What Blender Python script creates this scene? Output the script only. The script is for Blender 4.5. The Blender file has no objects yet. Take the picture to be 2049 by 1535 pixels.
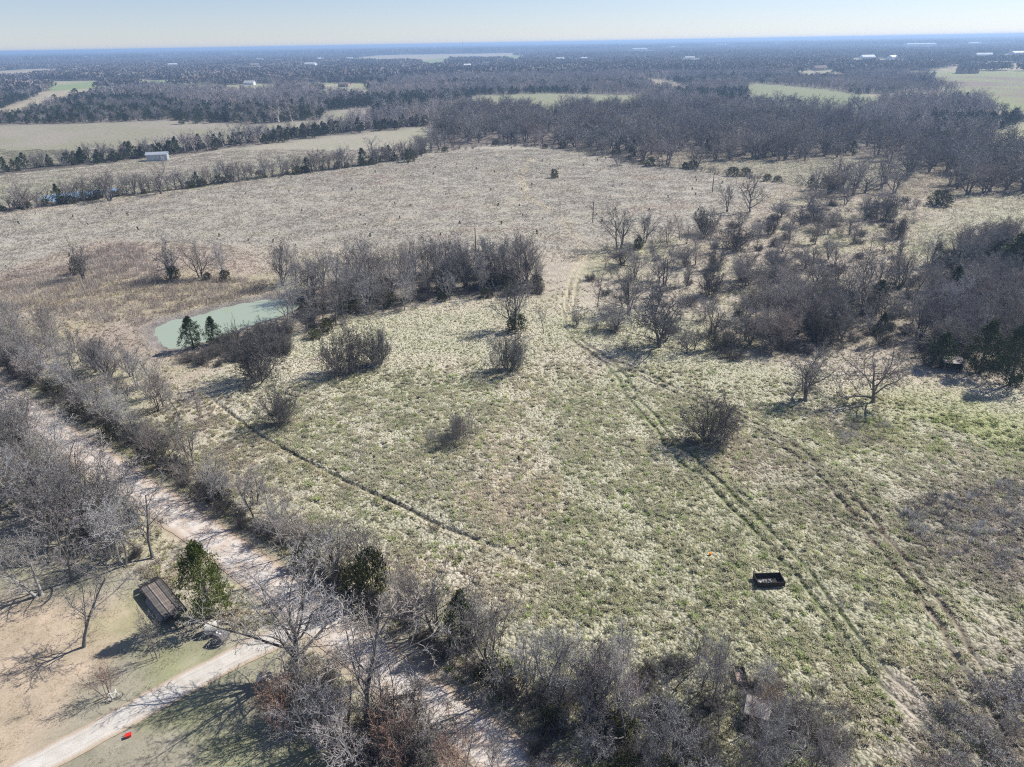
import bpy, math, random
import numpy as np
from mathutils import Matrix, Vector

rng = np.random.default_rng(11)
random.seed(5)
SC = bpy.context.scene
COL = SC.collection
R_ = math.radians

# ------------------------------------------------------------------ camera, sky, sun, exposure
F_PX, CAM_H, PITCH, ROLL = 1420.0, 60.0, R_(25.65), R_(-1.006)
FW = np.array([0, math.cos(PITCH), -math.sin(PITCH)])
RT0 = np.array([1.0, 0, 0]); UP0 = np.cross(RT0, FW)
RT = math.cos(ROLL) * RT0 + math.sin(ROLL) * UP0
UP = -math.sin(ROLL) * RT0 + math.cos(ROLL) * UP0
cam_d = bpy.data.cameras.new("camera"); cam = bpy.data.objects.new("camera", cam_d); COL.objects.link(cam)
cam_d.sensor_fit = 'HORIZONTAL'; cam_d.sensor_width = 36.0; cam_d.lens = 36.0 * F_PX / 2049.0
cam_d.clip_start = 0.5; cam_d.clip_end = 90000
M = Matrix(((RT[0], UP[0], -FW[0], 0), (RT[1], UP[1], -FW[1], 0), (RT[2], UP[2], -FW[2], CAM_H), (0, 0, 0, 1)))
cam.matrix_world = M
SC.camera = cam

SUN_AZ, SUN_EL = R_(28.0), R_(43.0)          # azimuth measured from +X towards +Y
world = bpy.data.worlds.new("World"); SC.world = world; world.use_nodes = True
wn = world.node_tree; bg = wn.nodes["Background"]
sky = wn.nodes.new("ShaderNodeTexSky"); sky.sky_type = 'NISHITA'; sky.sun_disc = False
sky.sun_elevation = SUN_EL; sky.sun_rotation = math.pi / 2 - SUN_AZ
sky.altitude = 200; sky.air_density = 1.0; sky.dust_density = 0.0; sky.ozone_density = 2.5
hs = wn.nodes.new("ShaderNodeHueSaturation"); hs.inputs["Saturation"].default_value = 0.78
wb = wn.nodes.new("ShaderNodeMix"); wb.data_type = 'RGBA'; wb.blend_type = 'MULTIPLY'; wb.inputs[0].default_value = 1.0; wb.inputs[7].default_value = (0.88, 0.95, 1.20, 1)
wn.links.new(sky.outputs[0], hs.inputs["Color"]); wn.links.new(hs.outputs[0], wb.inputs[6])
wn.links.new(wb.outputs[2], bg.inputs[0]); bg.inputs[1].default_value = 0.070
sun_d = bpy.data.lights.new("sun", 'SUN'); sun_d.energy = 5.0; sun_d.angle = R_(0.53); sun_d.color = (1.0, 0.965, 0.91)
sun = bpy.data.objects.new("sun", sun_d); COL.objects.link(sun)
sdir = Vector((math.cos(SUN_EL) * math.cos(SUN_AZ), math.cos(SUN_EL) * math.sin(SUN_AZ), math.sin(SUN_EL)))
sun.rotation_euler = sdir.to_track_quat('Z', 'Y').to_euler(); sun.location = (60, 40, 120)
SC.view_settings.view_transform = 'Standard'; SC.view_settings.look = 'None'
SC.view_settings.exposure = 0.55; SC.view_settings.gamma = 1.0; SC.view_settings.use_curve_mapping = False
SC.render.engine = 'CYCLES'
SC.cycles.use_denoising = False
SC.cycles.pixel_filter_type = 'BLACKMAN_HARRIS'; SC.cycles.filter_width = 1.15
SC.cycles.max_bounces = 5; SC.cycles.diffuse_bounces = 2; SC.cycles.glossy_bounces = 2
SC.cycles.volume_bounces = 0; SC.cycles.transparent_max_bounces = 4
SC.cycles.caustics_reflective = False; SC.cycles.caustics_refractive = False
SC.cycles.sample_clamp_indirect = 4.0

# ------------------------------------------------------------------ small tools
def G(x, y, z=0.0):
    """ground point (height z) seen at photograph pixel x, y"""
    d = FW + (x - 1024.5) / F_PX * RT - (y - 767.5) / F_PX * UP
    t = (z - CAM_H) / d[2]
    return np.array([t * d[0], t * d[1], z])

def GP(pts, z=0.0):
    return np.array([G(a, b, z)[:2] for a, b in pts])

def height_to(x, y, ytop):
    """height of an upright thing standing at pixel (x, y) whose top reaches pixel row ytop"""
    b = G(x, y); z = np.linspace(0, 40, 801)
    q = b[None, :] + np.array([0, 0, 1.0])[None, :] * (z[:, None] - CAM_H)
    v = 767.5 - F_PX * (q @ UP) / (q @ FW)
    return float(z[np.argmin(abs(v - ytop))])

def px_per_m(p):
    return F_PX / max(1.0, float((np.array(p) - np.array([0, 0, CAM_H])) @ FW))

def in_frame(x, y, margin=0.0):
    q = np.stack([x, y, np.full_like(x, 3.0 - CAM_H)], -1)
    dz = q @ FW; u = (q @ RT) / np.maximum(dz, 1e-3) * F_PX; v = (q @ UP) / np.maximum(dz, 1e-3) * F_PX
    return (dz > 1) & (abs(u) < 1024 + margin) & (v > -768 - margin) & (v < 800)

def in_poly(px, py, poly):
    inside = np.zeros(px.shape, bool); n = len(poly); j = n - 1
    for i in range(n):
        xi, yi = poly[i]; xj, yj = poly[j]
        c = ((yi > py) != (yj > py))
        with np.errstate(divide='ignore', invalid='ignore'):
            inside ^= c & (px < (xj - xi) * (py - yi) / (yj - yi + 1e-12) + xi)
        j = i
    return inside

def seg_dist(px, py, line):
    """distance to a polyline and signed side of the nearest segment"""
    best = np.full(px.shape, 1e9); side = np.zeros(px.shape)
    for (x0, y0), (x1, y1) in zip(line[:-1], line[1:]):
        dx, dy = x1 - x0, y1 - y0; L2 = dx * dx + dy * dy
        t = np.clip(((px - x0) * dx + (py - y0) * dy) / L2, 0, 1)
        d = np.hypot(px - x0 - t * dx, py - y0 - t * dy)
        s = (px - x0) * dy - (py - y0) * dx
        m = d < best; best = np.where(m, d, best); side = np.where(m, np.sign(s), side)
    return best, side

def soft_poly(px, py, poly, w):
    d, _ = seg_dist(px, py, np.vstack([poly, poly[:1]]))
    ins = in_poly(px, py, poly)
    return np.clip(0.5 + np.where(ins, d, -d) / (2 * w), 0, 1)

def hash2(ix, iy, s=0):
    h = (ix.astype(np.int64) * 374761393 + iy.astype(np.int64) * 668265263 + s * 974711) & 0x7fffffff
    h = ((h ^ (h >> 13)) * 1274126177) & 0x7fffffff
    h = (h ^ (h >> 16)) & 0xffffff
    return h / float(0xffffff)

def vnoise(x, y, s=0):
    ix = np.floor(x); iy = np.floor(y); fx = x - ix; fy = y - iy
    fx = fx * fx * (3 - 2 * fx); fy = fy * fy * (3 - 2 * fy)
    a = hash2(ix, iy, s); b = hash2(ix + 1, iy, s); c = hash2(ix, iy + 1, s); d = hash2(ix + 1, iy + 1, s)
    return (a * (1 - fx) + b * fx) * (1 - fy) + (c * (1 - fx) + d * fx) * fy

def fbm(x, y, s=0, o=4):
    v = 0; a = 0.5; t = 0
    for i in range(o):
        v = v + a * vnoise(x, y, s + i); t += a; a *= 0.55; x = x * 2.03 + 11.3; y = y * 2.03 - 7.1
    return v / t

def tag(o, label=None, cat=None, group=None, kind=None):
    if label: o["label"] = label
    if cat: o["category"] = cat
    if group: o["group"] = group
    if kind: o["kind"] = kind
    return o

def mesh_from(name, V, Q=None, T=None, mats=(), midx=None, smooth=False):
    me = bpy.data.meshes.new(name)
    V = np.asarray(V, np.float32).reshape(-1, 3)
    loops = []; starts = []; totals = []; off = 0
    if Q is not None and len(Q):
        Q = np.asarray(Q, np.int32); loops.append(Q.ravel()); starts.append(np.arange(len(Q)) * 4); totals.append(np.full(len(Q), 4)); off = len(Q) * 4
    if T is not None and len(T):
        T = np.asarray(T, np.int32); loops.append(T.ravel()); starts.append(off + np.arange(len(T)) * 3); totals.append(np.full(len(T), 3))
    lp = np.concatenate(loops).astype(np.int32); st = np.concatenate(starts).astype(np.int32)
    me.vertices.add(len(V)); me.vertices.foreach_set("co", V.ravel())
    me.loops.add(len(lp)); me.loops.foreach_set("vertex_index", lp)
    me.polygons.add(len(st)); me.polygons.foreach_set("loop_start", st)
    for m in mats: me.materials.append(m)
    if midx is not None: me.polygons.foreach_set("material_index", np.asarray(midx, np.int32))
    me.polygons.foreach_set("use_smooth", np.full(len(st), bool(smooth)))
    me.update(calc_edges=True)
    return me

def obj(name, me, parent=None, loc=None, rz=0.0):
    o = bpy.data.objects.new(name, me); COL.objects.link(o)
    if parent is not None: o.parent = parent
    if loc is not None: o.location = loc
    if rz: o.rotation_euler[2] = rz
    return o

class MB:
    """collects boxes, bars and tubes into one mesh"""
    def __init__(s): s.v = []; s.q = []; s.t = []; s.n = 0
    def add(s, v, q=(), t=()):
        v = np.asarray(v, float); s.v.append(v)
        for f in q: s.q.append([i + s.n for i in f])
        for f in t: s.t.append([i + s.n for i in f])
        s.n += len(v); return s
    def box(s, c, d, rz=0.0, ry=0.0, rx=0.0):
        h = np.array(d) / 2
        v = np.array([[x, y, z] for z in (-1, 1) for y in (-1, 1) for x in (-1, 1)]) * h
        Rm = np.array(Matrix.Rotation(rz, 3, 'Z') @ Matrix.Rotation(ry, 3, 'Y') @ Matrix.Rotation(rx, 3, 'X'))
        v = v @ Rm.T + np.array(c)
        return s.add(v, [(0, 2, 3, 1), (4, 5, 7, 6), (0, 1, 5, 4), (2, 6, 7, 3), (0, 4, 6, 2), (1, 3, 7, 5)])
    def tube(s, pts, r, n=8, cap=True):
        pts = np.asarray(pts, float); m = len(pts); r = np.broadcast_to(np.asarray(r, float), (m,))
        T = np.gradient(pts, axis=0); T /= np.linalg.norm(T, axis=1)[:, None] + 1e-9
        ref = np.array([0, 0, 1.0]) if abs(T[0][2]) < 0.9 else np.array([1.0, 0, 0])
        N = np.cross(T, ref); N /= np.linalg.norm(N, axis=1)[:, None] + 1e-9; B = np.cross(T, N)
        a = np.linspace(0, 2 * math.pi, n, endpoint=False)
        v = (pts[:, None, :] + r[:, None, None] * (np.cos(a)[None, :, None] * N[:, None, :] + np.sin(a)[None, :, None] * B[:, None, :])).reshape(-1, 3)
        q = [(i * n + k, i * n + (k + 1) % n, (i + 1) * n + (k + 1) % n, (i + 1) * n + k) for i in range(m - 1) for k in range(n)]
        t = []
        if cap:
            v = np.vstack([v, pts[:1], pts[-1:]]); c0, c1 = m * n, m * n + 1
            t = [(c0, (k + 1) % n, k) for k in range(n)] + [(c1, (m - 1) * n + k, (m - 1) * n + (k + 1) % n) for k in range(n)]
        return s.add(v, q, t)
    def ring(s, c, R, r, axis='z', n=24, k=6, tilt=None):
        a = np.linspace(0, 2 * math.pi, n, endpoint=False); b = np.linspace(0, 2 * math.pi, k, endpoint=False)
        x = (R + r * np.cos(b)[None, :]) * np.cos(a)[:, None]; y = (R + r * np.cos(b)[None, :]) * np.sin(a)[:, None]
        z = np.broadcast_to(r * np.sin(b)[None, :], x.shape)
        v = np.stack([x, y, z], -1).reshape(-1, 3)
        if axis == 'y': v = v[:, [0, 2, 1]]
        if axis == 'x': v = v[:, [2, 0, 1]]
        q = [(i * k + j, ((i + 1) % n) * k + j, ((i + 1) % n) * k + (j + 1) % k, i * k + (j + 1) % k) for i in range(n) for j in range(k)]
        return s.add(v + np.array(c), q)
    def mesh(s, name, mat, smooth=False):
        return mesh_from(name, np.vstack(s.v), s.q, s.t, [mat], smooth=smooth)
    def build(s, name, mat, parent=None, loc=None, rz=0.0, smooth=False):
        return obj(name, s.mesh(name, mat, smooth), parent, loc, rz)

# ------------------------------------------------------------------ materials
def new_mat(name):
    m = bpy.data.materials.new(name); m.use_nodes = True
    nt = m.node_tree; b = nt.nodes["Principled BSDF"]; b.inputs["Roughness"].default_value = 0.9
    b.inputs["Specular IOR Level"].default_value = 0.15
    return m, nt, b

def nd(nt, t, **k):
    n = nt.nodes.new(t)
    for a, v in k.items():
        if hasattr(n, a): setattr(n, a, v)
        else: n.inputs[a].default_value = v
    return n

def ramp(nt, stops, fac):
    r = nd(nt, "ShaderNodeValToRGB"); cr = r.color_ramp
    while len(cr.elements) < len(stops): cr.elements.new(0.5)
    for e, (p, c) in zip(cr.elements, stops): e.position = p; e.color = (*c, 1) if len(c) == 3 else c
    nt.links.new(fac, r.inputs[0]); return r.outputs[0]

def mixc(nt, a, b, fac, mode='MIX'):
    m = nd(nt, "ShaderNodeMix", data_type='RGBA', blend_type=mode); m.clamp_factor = True
    for s, v in ((6, a), (7, b)):
        if isinstance(v, (tuple, list)): m.inputs[s].default_value = (*v, 1) if len(v) == 3 else v
        else: nt.links.new(v, m.inputs[s])
    if isinstance(fac, (int, float)): m.inputs[0].default_value = fac
    else: nt.links.new(fac, m.inputs[0])
    return m.outputs[2]

def frac(nt, v):
    m = nd(nt, 'ShaderNodeMath', operation='MULTIPLY'); m.inputs[1].default_value = 7.31; nt.links.new(v, m.inputs[0])
    f = nd(nt, 'ShaderNodeMath', operation='FRACT'); nt.links.new(m.outputs[0], f.inputs[0]); return f.outputs[0]

def mixmat(name, c0, c1, scale=3.0, rand=0.3, rough=0.9, bump=0.0, c2=None, spec=0.15, coord='Object', metal=0.0, detail=4.0, stand=0.0):
    """two-colour noise with some per-object variation"""
    m, nt, b = new_mat(name)
    tc = nd(nt, "ShaderNodeTexCoord"); n = nd(nt, "ShaderNodeTexNoise"); n.inputs["Scale"].default_value = scale; n.inputs["Detail"].default_value = detail
    nt.links.new(tc.outputs[coord], n.inputs["Vector"])
    st = [(0.3, c0), (0.7, c1)] if c2 is None else [(0.3, c0), (0.52, c1), (0.72, c2)]
    c = ramp(nt, st, n.outputs["Fac"])
    if rand:
        oi = nd(nt, "ShaderNodeObjectInfo")
        mr = nd(nt, "ShaderNodeMapRange"); mr.inputs[3].default_value = 1 - rand; mr.inputs[4].default_value = 1 + rand
        nt.links.new(oi.outputs["Random"], mr.inputs[0])
        hsv = nd(nt, "ShaderNodeHueSaturation"); nt.links.new(c, hsv.inputs["Color"]); nt.links.new(mr.outputs[0], hsv.inputs["Value"])
        c = hsv.outputs[0]
        hue = ramp(nt, [(0.0, (1.04, 1.0, 0.95)), (0.35, (1.0, 1.0, 1.0)), (0.7, (0.97, 1.0, 1.04)), (1.0, (1.08, 0.98, 0.94))], frac(nt, oi.outputs['Random']))
        c = mixc(nt, c, hue, 1.0, 'MULTIPLY')
    if stand:
        geo = nd(nt, "ShaderNodeNewGeometry"); sn = nd(nt, "ShaderNodeTexNoise"); sn.inputs["Scale"].default_value = stand; sn.inputs["Detail"].default_value = 3.0
        nt.links.new(geo.outputs["Position"], sn.inputs["Vector"])
        c = mixc(nt, c, ramp(nt, [(0.34, (0.68, 0.68, 0.72)), (0.46, (0.95, 0.95, 0.95)), (0.55, (1.06, 1.0, 0.92)), (0.66, (1.32, 1.27, 1.22))], sn.outputs["Fac"]), 1.0, 'MULTIPLY')
    nt.links.new(c, b.inputs["Base Color"]); b.inputs["Roughness"].default_value = rough
    b.inputs["Specular IOR Level"].default_value = spec; b.inputs["Metallic"].default_value = metal
    if bump:
        bp = nd(nt, "ShaderNodeBump"); bp.inputs["Strength"].default_value = bump; bp.inputs["Distance"].default_value = 0.05
        nt.links.new(n.outputs["Fac"], bp.inputs["Height"]); nt.links.new(bp.outputs[0], b.inputs["Normal"])
    return m

BARK = mixmat("grey_bark", (0.085, 0.078, 0.07), (0.23, 0.215, 0.20), 4.0, 0.25, bump=0.5)
BARK_PALE = mixmat("pale_bark", (0.20, 0.19, 0.175), (0.44, 0.42, 0.395), 2.5, 0.2, bump=0.4)
TWIG = mixmat("grey_twigs", (0.185, 0.175, 0.165), (0.34, 0.325, 0.31), 1.5, 0.28, stand=.045)
TWIG_PALE = mixmat("pale_twigs", (0.27, 0.26, 0.245), (0.45, 0.43, 0.41), 1.5, 0.2)
TWIG_RED = mixmat("budding_twigs", (0.17, 0.115, 0.09), (0.30, 0.19, 0.145), 1.5, 0.25)
TWIG_DARK = mixmat("dark_twigs", (0.085, 0.078, 0.07), (0.19, 0.178, 0.16), 1.5, 0.25)
TWIG_FAR = mixmat("woodland_twigs", (0.23, 0.215, 0.21), (0.39, 0.365, 0.355), 0.6, 0.3, stand=.017)
CANOPY = mixmat("distant_canopy", (0.17, 0.155, 0.145), (0.235, 0.21, 0.195), 0.02, 0.2, stand=.005)
NEEDLE = mixmat("juniper_needles", (0.022, 0.035, 0.012), (0.075, 0.10, 0.030), 1.1, 0.3, rough=0.7)
NEEDLE_BRIGHT = mixmat("yellow_green_juniper_needles", (0.035, 0.055, 0.012), (0.15, 0.18, 0.04), 0.9, 0.1, rough=0.7)  # yellow-green foliage of the large cedar
NEEDLE_FAR = mixmat("cedar_needles", (0.028, 0.040, 0.016), (0.075, 0.090, 0.038), 0.5, 0.3, rough=0.8)
PRIVET = mixmat("evergreen_shrub_leaves", (0.035, 0.042, 0.014), (0.13, 0.13, 0.045), 1.4, 0.35, rough=0.7)

# ------------------------------------------------------------------ map of the place (all in metres, read off the ground plane)
LANE_R = GP([(-160, 640), (60, 800), (266, 924), (316, 949), (530, 1104), (700, 1230), (982, 1438), (1085, 1503)])
d_ = LANE_R[-1] - LANE_R[1]; d_ /= np.linalg.norm(d_)
lane_end = LANE_R[-1] + d_ * 40; lane_beg = LANE_R[1] - d_ * 160
nrm = np.array([d_[1], -d_[0]])
nrm = nrm if nrm[0] < 0 else -nrm            # towards the yard
LANE_W = 5.2
LANE_C = np.array([lane_beg, LANE_R[1], LANE_R[4], LANE_R[6], lane_end]) + nrm * LANE_W / 2
DRIVE = GP([(672, 1238), (600, 1258), (530, 1285), (436, 1332), (376, 1363), (295, 1408), (239, 1438), (171, 1478), (65, 1532), (-160, 1650)])
DRIVE_W = 3.4
POND = GP([(312, 655), (322, 678), (342, 692), (368, 691), (420, 676), (475, 655), (535, 636), (580, 622), (592, 608), (575, 597), (530, 598), (480, 606), (440, 617), (390, 630), (340, 640)])
POND2 = GP([(70, 398), (110, 404), (170, 394), (240, 381), (235, 374), (160, 381), (90, 390)])
DITCH = GP([(395, 770), (430, 803), (520, 872), (600, 915), (680, 957), (800, 1010), (880, 1052), (980, 1090), (1075, 1133)])
TRACK_A = GP([(1150, 560), (1140, 600), (1135, 650), (1160, 690), (1222, 722), (1262, 790), (1335, 882), (1450, 990), (1560, 1100), (1680, 1250), (1800, 1390), (1875, 1455), (1960, 1540)])
TRACK_B = GP([(1135, 672), (1200, 710), (1300, 760), (1450, 822), (1600, 905), (1700, 1005), (1800, 1125), (1900, 1255), (1990, 1405), (2040, 1500)])
TRACK_C = GP([(1135, 640), (1145, 560), (1170, 505), (1130, 440), (1055, 395), (1040, 350), (1070, 312)])
TRACK_D = GP([(560, 600), (700, 640), (850, 655), (960, 680), (1130, 705), (1200, 710)])
FARTRACK = GP([(-200, 385), (0, 352), (160, 336), (300, 322), (330, 320), (470, 296)])
PASTURE = GP([(405, 770), (520, 690), (700, 640), (900, 600), (1120, 600), (1400, 640), (1500, 720), (1900, 770), (2300, 800), (2400, 1700), (1250, 1700), (1100, 1480), (700, 1180), (560, 960)])
YARD = GP([(-900, 1000), (0, 1010), (160, 1090), (330, 1180), (520, 1290), (640, 1390), (880, 1540), (1000, 1800), (-900, 1800)])
FARFIELD = GP([(-400, 480), (0, 432), (300, 392), (600, 345), (850, 305), (1000, 288), (1150, 300), (1290, 328), (1450, 348), (1560, 372), (1380, 470), (1180, 505), (1100, 500), (700, 500), (300, 490), (0, 560), (-400, 620)])
WEEDS = GP([(-500, 560), (0, 545), (200, 480), (500, 500), (560, 590), (480, 600), (330, 650), (360, 720), (400, 780), (300, 740), (0, 640), (-500, 640)])
FIELD2 = GP([(-500, 430), (0, 352), (250, 322), (480, 296), (640, 275), (870, 252), (860, 300), (600, 338), (300, 382), (0, 425)])
FIELD3 = GP([(-500, 275), (0, 250), (180, 247), (330, 240), (500, 250), (640, 240), (660, 222), (760, 214), (730, 240), (640, 262), (400, 292), (0, 345), (-500, 400)])
GREEN1 = GP([(870, 216), (960, 191), (1100, 187), (1285, 191), (1270, 222), (1150, 224), (1050, 224), (960, 222), (900, 224)])
GREEN2 = GP([(1490, 166), (1560, 170), (1665, 180), (1760, 196), (1760, 216), (1660, 220), (1580, 214), (1500, 204)])
STRIP3 = GP([(1390, 326), (1480, 320), (1600, 325), (1700, 312), (1850, 330), (1760, 372), (1640, 376), (1560, 366), (1430, 348)])
SLOPE4 = GP([(1940, 285), (2049, 243), (2300, 230), (2300, 330), (2060, 312)])
CLEAR5 = GP([(1690, 560), (1820, 540), (1840, 480), (1900, 430), (2049, 395), (2300, 380), (2300, 470), (2049, 450), (1930, 480), (1860, 540), (1760, 580)])
HOUSEF = GP([(1860, 164), (1885, 146), (1935, 141), (1990, 144), (2049, 146), (2300, 150), (2300, 260), (2060, 238), (1990, 226), (1970, 190), (1900, 182)])
TANFAR = [GP(p) for p in (
    [(-100, 162), (0, 142), (90, 137), (140, 139), (60, 158)],
    [(-200, 226), (0, 218), (40, 205), (100, 182), (190, 176), (178, 192), (110, 210), (20, 236), (-200, 250)],
    [(720, 114), (850, 106), (1000, 103), (1090, 104), (1010, 114), (930, 121), (800, 127), (720, 126)],
    [(1860, 138), (1990, 126), (2100, 127), (2100, 140), (1990, 140), (1900, 144)],
    [(1285, 156), (1330, 160), (1380, 172), (1380, 182), (1310, 180)])]
GREENFAR = [GP(p) for p in (
    [(80, 172), (200, 163), (380, 160), (420, 163), (400, 169), (250, 174), (100, 182)],
    [(830, 124), (885, 116), (910, 119), (900, 136), (840, 140)],
    [(506, 148), (532, 146), (534, 160), (508, 161)],
    [(1008, 113), (1052, 112), (1054, 126), (1010, 127)],
    [(1345, 121), (1425, 119), (1410, 131), (1350, 132)])]

far_b = [(622, 130, "white", 40, 18, 7, 4), (640, 118, "white", 34, 16, 6, 4), (510, 131, "brown", 30, 14, 6, 4), (1380, 117, "white", 30, 14, 6, 4), (1120, 118, "white", 32, 14, 5, 4), (1168, 117, "white", 24, 12, 5, 3), (1442, 91, "pale", 120, 50, 14, 5), (1280, 100, "pale", 90, 40, 12, 4), (1540, 90, "pale", 100, 40, 12, 5), (1735, 116, "white", 40, 18, 6, 5), (1785, 117, "white", 30, 16, 6, 5),
         (1840, 92, "pale", 160, 60, 16, 4), (1968, 112, "white", 40, 20, 7, 4), (2036, 108, "white", 44, 20, 7, 4), (1945, 88, "pale", 120, 50, 12, 4), (950, 112, "white", 34, 16, 6, 4), (975, 128, "brown", 26, 14, 5, 4), (935, 131, "white", 20, 12, 4, 3), (1350, 95, "pale", 100, 40, 12, 4), (700, 117, "white", 30, 14, 6, 3), (520, 119, "white", 36, 14, 6, 3), (560, 120, "brown", 34, 14, 6, 3), (345, 130, "white", 34, 16, 6, 3), (500, 168, "white", 18, 10, 4, 3), (690, 172, "brown", 18, 10, 4, 3), (1640, 139, "brown", 26, 12, 5, 4)]
FARCLEAR = []
for bx_, by_, kd_, w_, dd_, h_, r_ in far_b:
    p_ = G(bx_, by_ + 2)[:2]; d0 = float(np.hypot(*p_)); u_ = p_ / d0; v_ = np.array([u_[1], -u_[0]]); l_ = min(1000.0, 11 * d0 / 60); k_ = w_ * .75 + 14
    FARCLEAR.append(np.array([p_ + u_ * 40 - v_ * k_, p_ + u_ * 40 + v_ * k_, p_ - u_ * l_ + v_ * k_ * 1.5, p_ - u_ * l_ - v_ * k_ * 1.5]))
MATTED = [GP([(1775, 1000), (1880, 970), (2060, 940), (2200, 1000), (2200, 1200), (1980, 1180), (1860, 1140), (1800, 1070)]), GP([(1470, 880), (1580, 900), (1690, 990), (1760, 1080), (1700, 1090), (1600, 1020), (1500, 940)]), GP([(1780, 1440), (1900, 1340), (2200, 1220), (2300, 1650), (1800, 1650)])]
GROVE = GP([(600, 690), (570, 640), (600, 585), (700, 560), (860, 545), (1060, 535), (1085, 590), (960, 598), (860, 605), (820, 622), (730, 632), (660, 668)])
WOOD = GP([(1500, 715), (1560, 640), (1640, 590), (1740, 575), (1840, 545), (1900, 500), (2049, 470), (2250, 470), (2300, 770), (2049, 770), (1900, 728), (1840, 735), (1750, 690), (1680, 690), (1600, 720)])
THICK = GP([(1090, 1400), (1200, 1330), (1300, 1320), (1420, 1330), (1500, 1355), (1590, 1400), (1680, 1460), (1730, 1600), (1100, 1700), (1040, 1520)])
CREEK = GP([(865, 300), (1000, 285), (1150, 298), (1290, 326), (1430, 342), (1560, 362), (1640, 392), (1760, 392), (1900, 390), (2060, 388), (2250, 380), (2250, 275), (2040, 292), (1960, 275), (1860, 300), (1700, 255), (1560, 240), (1400, 225), (1290, 215), (1150, 222), (1050, 218), (940, 220), (880, 252)])
WOODFLOOR = [GROVE, WOOD, THICK, CREEK]

# ------------------------------------------------------------------ ground colour and relief as functions of the place
def clearing(x, y):
    """open land beyond the first woods, in long narrow fields"""
    n = fbm(x / 420 + 3, y / 260 + 1, 31, 3)
    return n

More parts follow.
